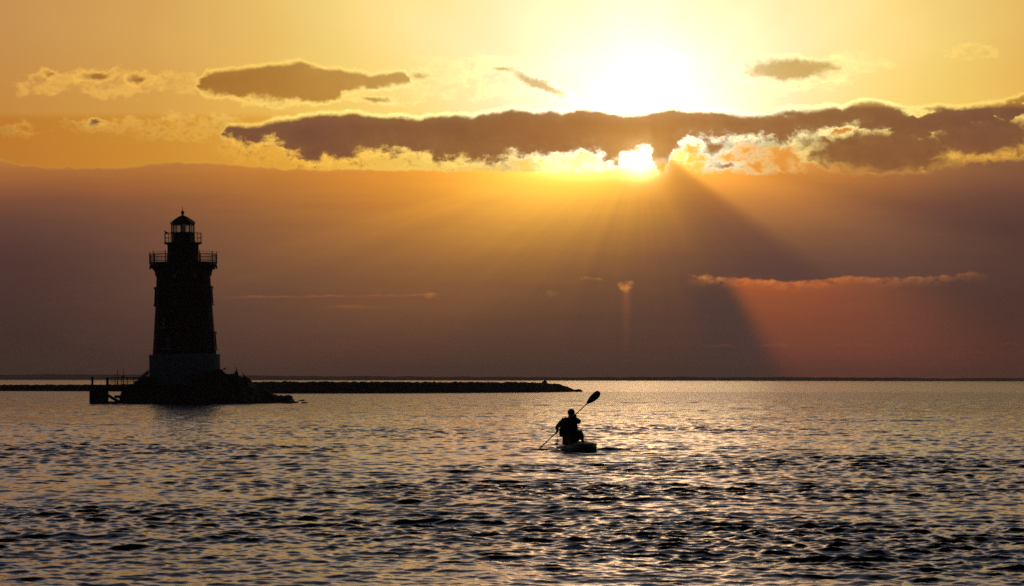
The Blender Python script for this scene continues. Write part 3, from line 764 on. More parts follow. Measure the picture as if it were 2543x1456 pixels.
# ================================================================== lighthouse
def lighthouse():
    base = P(459, 938, LHD)
    k = 1.0 / PXM
    root = empty('lighthouse', base, 'dark lighthouse with white base, two railed galleries and glazed lantern on the rocks', 'lighthouse', rot=(0, -0.0157, 0))
    def Z(y): return (938 - y) * k
    # round white foundation drum, with a slightly proud top lip
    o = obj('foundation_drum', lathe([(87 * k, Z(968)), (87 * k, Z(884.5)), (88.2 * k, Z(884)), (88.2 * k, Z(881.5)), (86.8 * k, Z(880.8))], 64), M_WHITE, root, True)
    o.data.polygons.foreach_set('use_smooth', [abs(p.normal.z) < 0.5 for p in o.data.polygons])
    o['label'] = 'weathered white round base'
    tower_prof = [(78.2, 880.8), (77.2, 868), (75.2, 840), (72.6, 800), (70.0, 760), (67.9, 720), (66.4, 695), (66.4, 683), (67.6, 679), (67.6, 675.5), (66.6, 674), (66.8, 668), (69.5, 664), (70.5, 661.5)]
    bm = lathe([(r * k, Z(y)) for r, y in tower_prof], 64)
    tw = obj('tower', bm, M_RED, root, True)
    def rad_at(y):
        return float(np.interp(-y, [-p[1] for p in tower_prof], [p[0] for p in tower_prof])) * k
    # plate seams of the iron shell
    for y in (858, 826, 794, 762, 730, 700):
        r = rad_at(y)
        obj('seam_band', lathe([(r - .01, Z(y + .7)), (r + .014, Z(y + .7)), (r + .014, Z(y - .7)), (r - .01, Z(y - .7))], 64, cap=False), M_RED, root)
    # windows with hoods and sills
    def window(y0, y1, az, w=0.62, out=1.0):
        zc = (Z(y0) + Z(y1)) / 2; h = Z(y0) - Z(y1); r = rad_at((y0 + y1) / 2) + 0.0
        slope = (rad_at(y1) - rad_at(y0)) / h
        M = Matrix.Rotation(az, 4, 'Z') @ Matrix.Translation((0, -r, zc)) @ Matrix.Rotation(-math.atan(slope), 4, 'X') @ Matrix.Diagonal((1, out, 1, 1))
        def add(name, parts, mat, par):
            bm = bmesh.new()
            for c, s in parts: box(bm, c, s)
            bmesh.ops.bevel(bm, geom=bm.edges[:], offset=0.012, segments=1)
            bmesh.ops.transform(bm, matrix=M, verts=bm.verts)
            return obj(name, bm, mat, par)
        win = add('window', [((-w / 2, -.05, 0), (.09, .22, h)), ((w / 2, -.05, 0), (.09, .22, h)), ((0, -.05, h / 2 - .045), (w - .09, .22, .09)), ((0, -.05, -h / 2 + .045), (w - .09, .22, .09))], M_TRIM if False else M_IRON, root)
        add('hood', [((0, -.10, h / 2 + .07), (w + .34, .34, .13)), ((0, -.13, h / 2 + .16), (w + .22, .30, .06))], M_IRON, win)
        add('sill', [((0, -.11, -h / 2 - .055), (w + .22, .32, .10))], M_TRIM, win)
        add('pane', [((0, -.03, 0), (w - .1, .03, h - .1))], M_GLASSD, win)
        for zz in (0, h * .25, -h * .25): add('glazing_bar', [((0, -.06, zz), (w - .1, .035, .04))], M_TRIM, win)
    window(787, 814, math.asin(-40 / 73), 0.5)
    window(835, 866, math.asin(-28.5 / 77), 0.58)
    window(719, 757, R(-88), 0.6, 0.45)
    window(718, 756, R(86), 0.6, 0.5)
    window(831, 869, R(84), 0.6, 0.5)
    # small round ports under the gallery
    for az in (-10, 34):
        bm = bmesh.new()
        M = Matrix.Rotation(R(az), 4, 'Z') @ Matrix.Translation((0, -rad_at(688) - .02, Z(688))) @ Matrix.Rotation(R(90), 4, 'X')
        for kk in range(20):
            pass
        path_tube(bm, [M @ Vector((.2 * math.cos(a), .2 * math.sin(a), 0)) for a in [2 * math.pi * q / 20 for q in range(20)]], .045, 6, True)
        pf = obj('porthole', bm, M_IRON, root, True)
        bm = bmesh.new(); bmesh.ops.create_circle(bm, cap_ends=True, segments=20, radius=.19); bmesh.ops.transform(bm, matrix=M, verts=bm.verts)
        obj('pane', bm, M_GLASSD, pf)
    # main gallery
    R1 = 82.6 * k
    gal = obj('main_gallery_deck', lathe([(64 * k, Z(662)), (81.5 * k, Z(660.5)), (R1, Z(660.5)), (R1, Z(655)), (R1 + .05, Z(654.8)), (R1 + .05, Z(653.8)), (36 * k, Z(653.8))], 48), M_IRON, root)
    NB = 16
    for i in range(NB):                      # curved iron brackets, each with an open eye
        a = 2 * math.pi * (i + .32) / NB
        bm = bmesh.new()
        prof = []
        for q in range(9):
            u = q / 8 * math.pi / 2
            prof.append((67.0 + 14.0 * (1 - math.cos(u)), 684 - 22 * math.sin(u)))
        pts = [Vector((r * k * math.cos(a), r * k * math.sin(a), Z(y))) for r, y in prof]
        path_tube(bm, pts, .085, 6)
        path_tube(bm, [Vector(((68 + r) * k * math.cos(a), (68 + r) * k * math.sin(a), Z(y))) for r, y in ((0, 676), (2.6, 670), (5.0, 664))], .05, 5)
        path_tube(bm, [Vector(((66.5) * k * math.cos(a), (66.5) * k * math.sin(a), Z(y))) for y in (686, 663)], .075, 5)
        obj('bracket', bm, M_IRON, root)
        bm = bmesh.new(); q = Vector((R1 * .985 * math.cos(a), R1 * .985 * math.sin(a), 0))
        bm2 = lathe([(0.02, Z(669)), (.09, Z(666.5)), (.05, Z(664)), (.08, Z(661))], 8)
        bmesh.ops.translate(bm2, vec=q, verts=bm2.verts); bm.free(); obj('drop_finial', bm2, M_IRON, root)
    def ring(r, z, t, seg=64):
        bm = bmesh.new(); path_tube(bm, [Vector((r * math.cos(x), r * math.sin(x), z)) for x in [2 * math.pi * q / seg for q in range(seg)]], t, 5, True); return bm
    rail = obj('main_gallery_railing', ring(R1, Z(633.5), .026), M_IRON, root)
    obj('top_rail', ring(R1, Z(628.6), .012), M_IRON, rail); obj('bottom_rail', ring(R1, Z(650.5), .022), M_IRON, rail)
    bm = bmesh.new()
    for i in range(112):
        a = 2 * math.pi * (i + .5) / 112
        tube(bm, (R1 * math.cos(a), R1 * math.sin(a), Z(653.8)), (R1 * math.cos(a), R1 * math.sin(a), Z(633.5)), .011, seg=4, caps=False)
    obj('pickets', bm, M_IRON, rail)
    for i in range(12):
        a = R(8) + 2 * math.pi * i / 12
        bm = bmesh.new(); c, s = math.cos(a), math.sin(a)
        tube(bm, (R1 * c, R1 * s, Z(654)), (R1 * c, R1 * s, Z(627)), .034, .03, 6)
        tube(bm, (R1 * c, R1 * s, Z(627)), (R1 * c, R1 * s, Z(625.4)), .045, .01, 6)
        obj('railing_post', bm, M_IRON, rail)
    # watch room
    wr = 38.3 * k
    obj('watch_room', lathe([(wr + .06, Z(653.8)), (wr + .06, Z(651)), (wr, Z(650.5)), (wr, Z(609)), (wr + .05, Z(608.4)), (wr + .05, Z(606.6))], 40), M_RED, root, True)
    bm = bmesh.new(); M = Matrix.Rotation(R(150), 4, 'Z')
    for c, s in (((0, -wr - .01, Z(640)), (.7, .08, 2 * 13 * k)),): box(bm, c, s)
    bmesh.ops.transform(bm, matrix=M, verts=bm.verts); obj('gallery_door', bm, M_IRON, root)
    # upper gallery
    R2 = 46.5 * k
    obj('upper_gallery_deck', lathe([(36 * k, Z(606.6)), (R2 - .05, Z(606.4)), (R2 + .02, Z(605.6)), (R2 + .02, Z(603.4)), (20 * k, Z(603.2))], 12, R(8) + .0), M_IRON, root)
    r2 = obj('upper_gallery_railing', ring(R2 * .98, Z(580), .020, 12), M_IRON, root)
    obj('middle_rail', ring(R2 * .98, Z(591.5), .018, 12), M_IRON, r2); obj('bottom_rail', ring(R2 * .98, Z(600.5), .016, 12), M_IRON, r2)
    for i in range(12):
        a = 2 * math.pi * i / 12; bm = bmesh.new(); c, s = math.cos(a) * R2 * .98, math.sin(a) * R2 * .98
        tube(bm, (c, s, Z(603.5)), (c, s, Z(579)), .024, seg=6); obj('railing_post', bm, M_IRON, r2)
    # lantern: eight sides
    ph = R(1)
    lr = 28.2 * k
    obj('lantern_wall', lathe([(lr, Z(603.2)), (lr, Z(581)), (lr + .05, Z(580.6)), (lr + .05, Z(578.9)), (lr - .15, Z(578.9))], 8, ph), M_IRON, root)
    zt, zb = Z(558.8), Z(578.9)
    lg = obj('lantern_frame', lathe([(lr - .06, zt - .0), (lr + .03, zt - .0), (lr + .03, zt + .1), (lr - .06, zt + .1)], 8, ph, cap=False), M_IRON, root)
    for i in range(8):
        a = ph + i * math.pi / 4; bm = bmesh.new()
        c, s = math.cos(a), math.sin(a)
        tube(bm, ((lr - .02) * c, (lr - .02) * s, zb), ((lr - .02) * c, (lr - .02) * s, zt), .055, seg=6)
        obj('mullion', bm, M_IRON, lg)
        a2 = a + math.pi / 4
        A = Vector((math.cos(a), math.sin(a), 0)) * (lr - .05); B = Vector((math.cos(a2), math.sin(a2), 0)) * (lr - .05)
        obj('glass_pane', ([(A.x, A.y, zb), (B.x, B.y, zb), (B.x, B.y, zt), (A.x, A.y, zt)], [(0, 1, 2, 3)]), M_GLASS, lg)
    # lamp housing inside, a little right of the axis
    bm = lathe([(5.0 * k, Z(578.9)), (5.0 * k, Z(576)), (6.3 * k, Z(575.5)), (6.5 * k, Z(563)), (5.6 * k, Z(562)), (2.0 * k, Z(561.2)), (.6 * k, Z(560.8)), (.6 * k, Z(558.5))], 20)
    bmesh.ops.translate(bm, vec=(1.3 * k, 0, 0), verts=bm.verts)
    obj('lamp', bm, M_LENS, root, True)
    # roof
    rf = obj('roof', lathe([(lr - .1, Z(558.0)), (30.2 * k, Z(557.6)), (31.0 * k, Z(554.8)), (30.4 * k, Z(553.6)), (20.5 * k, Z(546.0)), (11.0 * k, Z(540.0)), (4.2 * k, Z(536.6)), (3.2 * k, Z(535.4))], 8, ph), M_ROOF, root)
    for i in range(8):
        a = ph + i * math.pi / 4; bm = bmesh.new()
        path_tube(bm, [Vector((r * k * math.cos(a), r * k * math.sin(a), Z(y - .3))) for r, y in ((31.0, 554.0), (20.5, 546.0), (11.0, 540.0), (4.2, 536.6))], .03, 5)
        obj('roof_rib', bm, M_ROOF, rf)
    vent = obj('ventilator_ball', lathe([(3.0 * k, Z(536.0)), (2.2 * k, Z(534)), (2.6 * k, Z(532.6)), (3.9 * k, Z(530.8)), (4.3 * k, Z(528.4)), (3.8 * k, Z(525.8)), (2.4 * k, Z(524.0)), (.8 * k, Z(523.0)), (.01, Z(522.8))], 20), M_IRON, root, True)
    bm = bmesh.new(); tube(bm, (0, 0, Z(523.4)), (-0.02, 0, Z(510.6)), .022, .008, 6); obj('lightning_rod', bm, M_IRON, vent)
    # outside stair down to the rocks on the left
    bm = bmesh.new()
    a = Vector((-87.0 * k, -.3, Z(922))); b = Vector((-108 * k, -.3, Z(940)))
    for e in (-.35, .35):
        tube(bm, a + Vector((0, e, 0)), b + Vector((0, e, 0)), .05, seg=5)
    for q in range(7):
        c = a.lerp(b, (q + .5) / 7); box(bm, c, (.26, .7, .04))
    stair = obj('stair', bm, M_IRON, root)
    for e in (-.35, .35):
        bm = bmesh.new(); up = Vector((0, e, 5 * k))
        tube(bm, a + up, b + up, .02, seg=5)
        for q in range(14):
            c = a.lerp(b, q / 13) + Vector((0, e, 0)); tube(bm, c, c + Vector((0, 0, 5 * k)), .010, seg=4)
        obj('handrail', bm, M_IRON, stair)
    return root
lighthouse()
gull(P(413, 583.0, LHD - 1.0), 0.42, R(200), 'dark sea bird perched on the left of the upper lighthouse railing')

# ================================================================== timber pier
def pier():
    D = LHD - 4.0; k = D / FPX
    o0 = P(222, 1004, D)
    root = empty('timber_pier', (o0.x, D, 0), 'black timber pier stub with a diagonal brace at the left foot of the rock mound', 'pier')
    def L(x, y, dy=0.0):
        p = P(x, y, D); return Vector((p.x - o0.x, dy, p.z))
    # cluster of square piles behind planking
    for i in range(5):
        bm = bmesh.new(); x = 225.5 + i * 6.1
        a = L(x, 1012); b = L(x, 955.5 + (i % 2) * .6)
        box(bm, ((a.x + b.x) / 2, 0.0 if i % 2 else .02, (a.z + b.z) / 2), (6.0 * k, .32, b.z - a.z)); bmesh.ops.bevel(bm, geom=bm.edges[:], offset=.02, segments=1)
        obj('pile', bm, M_WOOD, root)
    for i in range(5):
        bm = bmesh.new(); x = 225.5 + i * 6.1
        a = L(x, 1012); b = L(x, 956)
        tube(bm, (a.x, 2.2, a.z), (b.x, 2.2, b.z), .15, .14, 8); obj('pile', bm, M_WOOD, root)
    # deck beams
    for j, dy in enumerate((-.22, 1.1, 2.4)):
        bm = bmesh.new(); a = L(221, 965); b = L(318, 965)
        box(bm, ((a.x + b.x) / 2, dy, (L(0, 965).z)), (b.x - a.x, .12, 11.5 * k)); bmesh.ops.bevel(bm, geom=bm.edges[:], offset=.015, segments=1)
        obj('deck_beam', bm, M_WOOD, root)
    bm = bmesh.new(); a = L(221, 957.6).x
    for i in range(46):
        box(bm, (a + .1 + i * .205, 1.0, L(0, 957.2).z + .01 * math.sin(i * 1.7)), (.18, 3.0, .06))
    obj('deck_planks', bm, M_WOOD, root)
    bm = bmesh.new(); a = L(252, 972); b = L(296, 998)
    tube(bm, (a.x, -.2, a.z), (b.x, -.2, b.z), 3.6 * k, seg=4); obj('brace', bm, M_WOOD, root)
    bm = bmesh.new(); a = L(250, 1000.6); b = L(300, 1000.6)
    box(bm, ((a.x + b.x) / 2, -.2, a.z), (b.x - a.x, .3, 7.2 * k)); obj('lower_beam', bm, M_WOOD, root)
    bm = bmesh.new(); a = L(285.5, 985.4); b = L(304, 985.4)
    box(bm, ((a.x + b.x) / 2, -.1, a.z), (b.x - a.x, .3, 7.0 * k)); obj('beam_end', bm, M_WOOD, root)
    # fat bollard posts
    for x, w, y in ((227, 2.9, 937.5), (264.5, 3.6, 939.5)):
        bm = bmesh.new(); a = L(x, 958); b = L(x, y)
        tube(bm, (a.x, .3, a.z), (b.x, .3, b.z), w * k, w * k * .93, 12); tube(bm, (b.x, .3, b.z), (b.x, .3, b.z + .05), w * k * .93, w * k * .6, 12)
        obj('mooring_post', bm, M_WOOD, root)
    # railing to the mound
    a = L(268, 938.4); b = L(350, 938.0)
    bm = bmesh.new(); tube(bm, (a.x, .5, a.z), (b.x, .5, b.z), .022, seg=5); rl = obj('railing', bm, M_IRON, root)
    bm = bmesh.new(); c = L(268, 947.5); d = L(350, 947)
    tube(bm, (c.x, .5, c.z), (d.x, .5, d.z), .014, seg=5); obj('middle_rail', bm, M_IRON, rl)
    bm = bmesh.new(); z0 = L(0, 956).z
    for i in range(46):
        x = a.x + (b.x - a.x) * (i + .5) / 46; tube(bm, (x, .5, z0), (x, .5, a.z), .010, seg=4, caps=False)
    obj('pickets', bm, M_IRON, rl)
    for x in (282, 299, 313, 329):
        bm = bmesh.new(); p = L(x, 938.4); tube(bm, (p.x, .5, z0), (p.x, .5, p.z), .03, seg=6); obj('railing_post', bm, M_IRON, rl)
pier()
def mast(x, ytop, label, extra=False):
    D = LHD - 3.6; p = P(x, 956, D); q = P(x, ytop, D)
    root = empty('pole', (p.x, D, p.z), label, 'pole')
    bm = bmesh.new(); tube(bm, (0, 0, 0), (q.x - p.x, 0, (q.z - p.z)), .032, .016, 8); obj('shaft', bm, M_WOOD, root, True)
    bm = bmesh.new(); tube(bm, (0, 0, 0), (0, 0, .22), .05, .04, 8); obj('foot', bm, M_IRON, root)
    if extra:
        bm = bmesh.new(); z = P(x, 935.5, D).z - p.z
        box(bm, (-.05, -.05, z), (.18, .10, .08)); box(bm, (-.03, -.03, z + .07), (.07, .07, .07)); bmesh.ops.bevel(bm, geom=bm.edges[:], offset=.01, segments=1)
        obj('lamp_box', bm, M_IRON, root)
mast(291.7, 916.5, 'thin bare pole on the pier, the one farther from the lighthouse')
mast(306.8, 915.6, 'thin pole with a small box half way up, nearer to the lighthouse', True)

# ================================================================== board, paddle, paddler
KD = 54.06
def K(cx, cy, y=0.0):
    """metres from the board's water line: cx, cy of the close-up picture of the paddler"""
    s = 0.1274 / 92.5
    return Vector(((cx - 950) * s, y, (1300 - cy) * s))
KO = P(1419, 1119, KD); KO.z = 0.0      # close-up column 950, water line

def board():
    root = empty('paddle_board', KO, 'pale blue grey board with its blunt raised nose towards the viewer, under the paddler', 'paddle board')
    # stations from nose (towards the viewer) to tail: y, half width, deck height, bottom height, x offset
    st = [(-1.85, 0.03, 0.205, 0.165, .37), (-1.80, 0.11, 0.228, 0.125, .36), (-1.66, 0.20, 0.250, 0.065, .34), (-1.4, 0.30, 0.262, 0.00, .31), (-1.05, 0.375, 0.245, -0.05, .27), (-0.7, 0.41, 0.205, -0.07, .22), (-0.3, 0.42, 0.165, -0.08, .16),
          (0.3, 0.42, 0.13, -0.09, .07), (0.9, 0.36, 0.105, -0.08, -.03), (1.35, 0.24, 0.095, -0.05, -.11), (1.55, 0.08, 0.09, 0.0, -.14)]
    V = []; F = []; N = 28
    for y, w, zt, zb, xo in st:
        for q in range(N):
            a = 2 * math.pi * q / N
            c, s = math.cos(a), math.sin(a)
            ex_ = abs(c) ** 0.62 * (1 if c > 0 else -1); ey = abs(s) ** 0.75 * (1 if s > 0 else -1)
            zc, hh = (zt + zb) / 2, (zt - zb) / 2
            x = w * ex_ ; z = zc + hh * ey
            if s > 0: z -= 0.022 * (1 - (x / w) ** 2) if abs(y) < 1.3 else 0
            V.append((xo + x, y, z + 0.05 * (x / 0.43) * 0.25))
    for i in range(len(st) - 1):
        for q in range(N): F.append((i * N + q, i * N + (q + 1) % N, (i + 1) * N + (q + 1) % N, (i + 1) * N + q))
    F.append(tuple(range(N))[::-1]); F.append(tuple((len(st) - 1) * N + q for q in range(N)))
    o = obj('hull', (V, F), M_HULL, root, True)
    m = o.modifiers.new('sub', 'SUBSURF'); m.levels = 1; m.render_levels = 2
    # raised rim line along the edge
    for e in (-1, 1):
        bm = bmesh.new()
        path_tube(bm, [Vector((xo + e * w * .985, y, (zt + zb) / 2 + (zt - zb) * .28 + e * 0.012)) for y, w, zt, zb, xo in st[1:-1]], .012, 6)
        obj('rubbing_strip', bm, M_HULL, root, True)
    bm = bmesh.new()
    box(bm, (.10, .0, .145), (.62, 1.5, .02)); bmesh.ops.rotate(bm, cent=(.1, 0, .14), matrix=Matrix.Rotation(R(4.5), 3, 'X'), verts=bm.verts)
    obj('deck_pad', bm, M_DECK, root)
    bm = bmesh.new(); path_tube(bm, [(.14, -1.30, .285), (.18, -1.33, .33), (.30, -1.34, .335), (.36, -1.31, .285)], .012, 6); obj('carry_handle', bm, M_STRAP, root, True)
    # seat with a back rest
    bm = bmesh.new(); box(bm, (-.03, .30, .165), (.42, .42, .05)); bmesh.ops.bevel(bm, geom=bm.edges[:], offset=.02, segments=2); seat = obj('seat', bm, M_STRAP, root)
    bm = bmesh.new(); box(bm, (-.03, .50, .33), (.40, .05, .34), Euler((R(-10), 0, 0)).to_matrix()); bmesh.ops.bevel(bm, geom=bm.edges[:], offset=.02, segments=2); obj('backrest', bm, M_STRAP, seat)
board()

def bag():
    root = empty('dry_bag', KO + K(650, 1200, -.05), 'small round pouch hanging on cords at the left edge of the board beside the paddler', 'pouch')
    def q(cx, cy, y=0): return K(cx, cy, y) - K(650, 1200)
    bm = bmesh.new(); bmesh.ops.create_uvsphere(bm, u_segments=12, v_segments=8, radius=.042)
    bmesh.ops.scale(bm, vec=(1.0, .8, .75), verts=bm.verts); bmesh.ops.translate(bm, vec=q(648, 1183), verts=bm.verts); obj('pouch', bm, M_SLEEVE, root, True)
    for a in ([q(650, 1160), q(668, 1100), q(685, 1045, .03), q(700, 1020, .08)], [q(656, 1165), q(672, 1120), q(676, 1070), q(695, 1030, .06)]):
        bm = bmesh.new(); path_tube(bm, a, .005, 5); obj('cord', bm, M_STRAP, root, True)
    bm = bmesh.new(); tube(bm, q(680, 1205), q(690, 1085), .016, .011, 6); obj('bottle', bm, M_STRAP, root, True)
bag()

def paddle():
    a = K(1232, 402, -.30); b = K(312, 1270, -.42)
    root = empty('paddle', KO + (a + b) / 2, 'double ended black paddle held diagonally, one oval blade raised high on the right', 'paddle')
    c = (a + b) / 2; d = (a - b).normalized()
    bm = bmesh.new(); path_tube(bm, [b - c, -d * .3, d * .3, a - c + d * .06], [.0165, .0165, .0165, .014], 10); obj('shaft', bm, M_PADDLE, root, True)
    bm = bmesh.new(); tube(bm, d * .02 - d * .05, d * .02 + d * .05, .019, seg=10); obj('ferrule', bm, M_PADDLE, root, True)
    for e, p0 in ((1, a - c), (-1, b - c)):
        dd = d * e; n = Vector((-d.z, 0, d.x))            # across the blade
        f = d.cross(n).normalized()
        # outline: distance along, left half width, right half width
        out = [(0, .015, .015), (.05, .032, .040), (.10, .056, .060), (.18, .082, .078), (.27, .098, .090), (.36, .102, .090), (.43, .086, .078), (.465, .060, .054), (.482, .025, .022)]
        V = []; F = []
        for t, l, r_ in out:
            cup = 0.018 * math.sin(t / .475 * math.pi)
            for u, sgn in ((-l, 1), (-l * .5, 1), (0, 1), (r_ * .5, 1), (r_, 1)):
                dz = cup * (1 - abs(u) / .11) + (.010 if u == 0 else 0)
                for th in (-.004, .004):
                    V.append(p0 + dd * t + n * u * e + f * (dz + th))
        nn = 10
        for i in range(len(out) - 1):
            for q in range(4):
                A = i * nn + q * 2; B = A + nn
                F.append((A, A + 2, B + 2, B)); F.append((A + 1, B + 1, B + 3, A + 3))
            for q in (0, 4):
                A = i * nn + q * 2; F.append((A, A + nn, A + nn + 1, A + 1))
        for i in (0, len(out) - 1):
            for q in range(4):
                A = i * nn + q * 2; F.append((A, A + 1, A + 3, A + 2))
        obj('blade', (V, F), M_PADDLE, root, True)
paddle()

def skin_obj(name, chains, mat, parent, root_i=0, sub=2, merge=True):
    """chains: list of lists of (co, radius); a chain may start with an index name of an earlier point"""
    V = []; Rr = []; Ed = []; names = {}
    for ch in chains:
        prev = None
        for it in ch:
            if isinstance(it, str):
                prev = names[it]; continue
            co, r = it[0], it[1]
            V.append(tuple(co)); Rr.append(r); i = len(V) - 1
            if len(it) > 2: names[it[2]] = i
            if prev is not None: Ed.append((prev, i))
            prev = i
    me = bpy.data.meshes.new(name); me.from_pydata(V, Ed, []); me.update()
    me.materials.append(mat)
    o = bpy.data.objects.new(name, me); COL.objects.link(o)
    if parent: o.parent = parent
    sk = o.modifiers.new('skin', 'SKIN'); sk.use_smooth_shade = True; sk.branch_smoothing = 0.3
    lay = me.skin_vertices[0] if me.skin_vertices else None
    if lay is None:
        bm = bmesh.new(); bm.from_mesh(me); bm.verts.layers.skin.verify(); bm.to_mesh(me); bm.free(); lay = me.skin_vertices[0]
    for i, r in enumerate(Rr):
        rr = r if isinstance(r, tuple) else (r, r)
        lay.data[i].radius = rr; lay.data[i].use_root = (i == root_i)
    sb = o.modifiers.new('sub', 'SUBSURF'); sb.levels = sub; sb.render_levels = sub
    return o

def person():
    root = empty('person', KO + Vector((-.03, .25, .19)), 'seated paddler in dark cap, life vest and blue grey shirt, knees up', 'person')
    O = Vector((-.03, .25, .19))
    def q(cx, cy, y): return K(cx, cy, y) - O
    # joints
    pelvis = q(900, 1120, .25); waist = q(890, 1000, .22); chest = q(905, 850, .16); upper = q(920, 735, .12); neck = q(938, 660, .07); head0 = q(942, 610, .045); head1 = q(943, 560, .04)
    shL = q(795, 722, .12); elL = q(668, 850, .02); wrL = q(662, 925, -.28)        # image left arm, low hand
    shR = q(1035, 725, .08); elR = q(1096, 752, -.12); wrR = q(1030, 668, -.30)     # image right arm, hand by the chin
    hipL = q(850, 1140, .16); knL = q(868, 935, -.36); anL = q(900, 1150, -.66); toL = q(930, 1135, -.84)
    hipR = q(985, 1140, .12); knR = q(1108, 950, -.36); anR = q(1150, 1120, -.70); toR = q(1165, 1100, -.88)
    shaft_a = K(1232, 402, -.30) - O; shaft_b = K(312, 1270, -.42) - O; sd = (shaft_a - shaft_b).normalized()
    def on_shaft(p): return shaft_b + sd * (p - shaft_b).dot(sd)
    def fingers(wr, el, hint, nm):
        grip = on_shaft(wr + (wr - el).normalized() * .07)
        fwd = (grip - wr).normalized()
        palm = grip - fwd * .018
        side = sd
        nrm = fwd.cross(side).normalized()
        out = [[nm, (wr.lerp(palm, .45), .030), (palm - fwd * .02, (.040, .026), nm + 'p')]]
        for i, (off, r, ln) in enumerate(((-.033, .0092, .9), (-.011, .0098, 1.0), (.011, .0096, .96), (.032, .0082, .8))):
            b = palm + side * off
            out.append([nm + 'p', (b + fwd * .012 + nrm * .012, r * 1.1), (b + fwd * .050 * ln + nrm * .016, r), (b + fwd * .052 * ln - nrm * .018, r * .92), (b + fwd * .020 - nrm * .030, r * .8)])
        out.append([nm + 'p', (palm + side * -.040 * hint + fwd * -.012 - nrm * .014, .012), (palm + side * -.050 * hint + fwd * .020 - nrm * .034, .0105), (palm + side * -.022 * hint + fwd * .045 - nrm * .036, .0088)])
        return out
    chains = [[(pelvis, (.15, .115), 'pel'), (waist, (.150, .105)), (chest, (.165, .115), 'ch'), (upper, (.115, .085), 'up'), (neck, (.072, .070), 'nk'), (head0, (.070, .080), 'h0'), (q(943, 578, .038), (.078, .094)), (head1, (.074, .092)), (q(943, 535, .05), (.050, .065))],
              ['up', (q(850, 712, .12), .07), (shL, .066, 's'), (shL.lerp(elL, .5), .052), (elL, .043), (elL.lerp(wrL, .4), .042), (wrL, .029, 'wl')],
              ['up', (q(985, 708, .10), .07), (shR, .066), (shR.lerp(elR, .5), .052), (elR, .043), (elR.lerp(wrR, .4), .042), (wrR, .029, 'wr')],
              ['pel', (hipL, .095), (hipL.lerp(knL, .5), .078), (knL, .056), (knL.lerp(anL, .35), .055), (anL, .038), (anL.lerp(toL, .5) + Vector((0, 0, -.02)), .040), (toL, .028)],
              ['pel', (hipR, .095), (hipR.lerp(knR, .5), .078), (knR, .056), (knR.lerp(anR, .35), .055), (anR, .038), (anR.lerp(toR, .5) + Vector((0, 0, -.02)), .040), (toR, .028)]]
    chains += fingers(wrL, elL, 1, 'wl') + fingers(wrR, elR, -1, 'wr')
    body = skin_obj('body', chains, M_SKIN, root)
    # face: nose, lips, ears, eyes worked on the head's own small meshes
    hc = q(943, 590, .04)
    fr = Vector((.08, -1, -.12)).normalized()                # where the face looks
    rt = fr.cross(Vector((0, 0, 1))).normalized(); upv = rt.cross(fr).normalized()
    def face(p): return hc + rt * p[0] + upv * p[1] - fr * (-p[2])
    bm = bmesh.new(); path_tube(bm, [face((0, .012, .088)), face((0, -.008, .104)), face((0, -.022, .110)), face((0, -.028, .092))], [.007, .010, .013, .008], 8); obj('nose', bm, M_SKIN, root, True)
    bm = bmesh.new(); path_tube(bm, [face((-.024, -.052, .084)), face((0, -.050, .094)), face((.024, -.052, .084))], [.003, .006, .003], 6); obj('mouth', bm, M_SKIN, root, True)
    for e in (-1, 1):
        bm = bmesh.new(); bmesh.ops.create_uvsphere(bm, u_segments=10, v_segments=8, radius=.011); bmesh.ops.translate(bm, vec=face((e * .031, .010, .083)), verts=bm.verts); obj('eye', bm, M_TRIM, root, True)
        bm = bmesh.new(); bmesh.ops.create_uvsphere(bm, u_segments=10, v_segments=8, radius=.030); bmesh.ops.scale(bm, vec=(.35, .7, 1.1), verts=bm.verts)
        bmesh.ops.translate(bm, vec=face((e * .083, -.008, .0)), verts=bm.verts); obj('ear', bm, M_SKIN, root, True)
    # hair under the cap
    def shell(name, rad, zlo, mat, par, centre, seg=24, hgt=1.0):
        bm = bmesh.new(); bmesh.ops.create_uvsphere(bm, u_segments=seg, v_segments=14, radius=1)
        bmesh.ops.delete(bm, geom=[v for v in bm.verts if v.co.z < zlo], context='VERTS')
        M = Matrix.Translation(centre) @ Matrix((rt, -fr, upv)).transposed().to_4x4() @ Matrix.Diagonal((rad[0], rad[1], rad[2] * hgt, 1))
        bmesh.ops.transform(bm, matrix=M, verts=bm.verts)
        o = obj(name, bm, mat, par, True); s = o.modifiers.new('solid', 'SOLIDIFY'); s.thickness = .006; return o
    obj_h = shell('hair', (.085, .100, .085), -.35, M_HAIR, root, hc + upv * .018 - fr * .010)
    cap = shell('cap', (.095, .112, .098), -.05, M_CAP, root, hc + upv * .028 - fr * .004)
    bm = bmesh.new()
    V = []; F = []
    for i in range(13):
        a = R(-62) + R(124) * i / 12
        for rr_, dz in ((.095, .0), (.130, -.004), (.165, -.016)):
            p = hc + upv * (.030 + dz) + rt * math.sin(a) * .088 + fr * (math.cos(a) * rr_ - (.0 if rr_ < .1 else .0)); V.append(p)
    for i in range(12):
        for j in range(2): F.append((i * 3 + j, (i + 1) * 3 + j, (i + 1) * 3 + j + 1, i * 3 + j + 1))
    bm.free(); o = obj('cap_peak', (V, F), M_CAP, cap, True); s = o.modifiers.new('solid', 'SOLIDIFY'); s.thickness = .006
    bm = bmesh.new(); bmesh.ops.create_uvsphere(bm, u_segments=14, v_segments=8, radius=1)
    M = Matrix.Translation(hc + upv * .068 + fr * .103 + rt * .012) @ Matrix((rt, -fr, upv)).transposed().to_4x4() @ Matrix.Diagonal((.022, .008, .026, 1))
    bmesh.ops.transform(bm, matrix=M, verts=bm.verts); obj('cap_badge', bm, M_PATCH, cap, True)
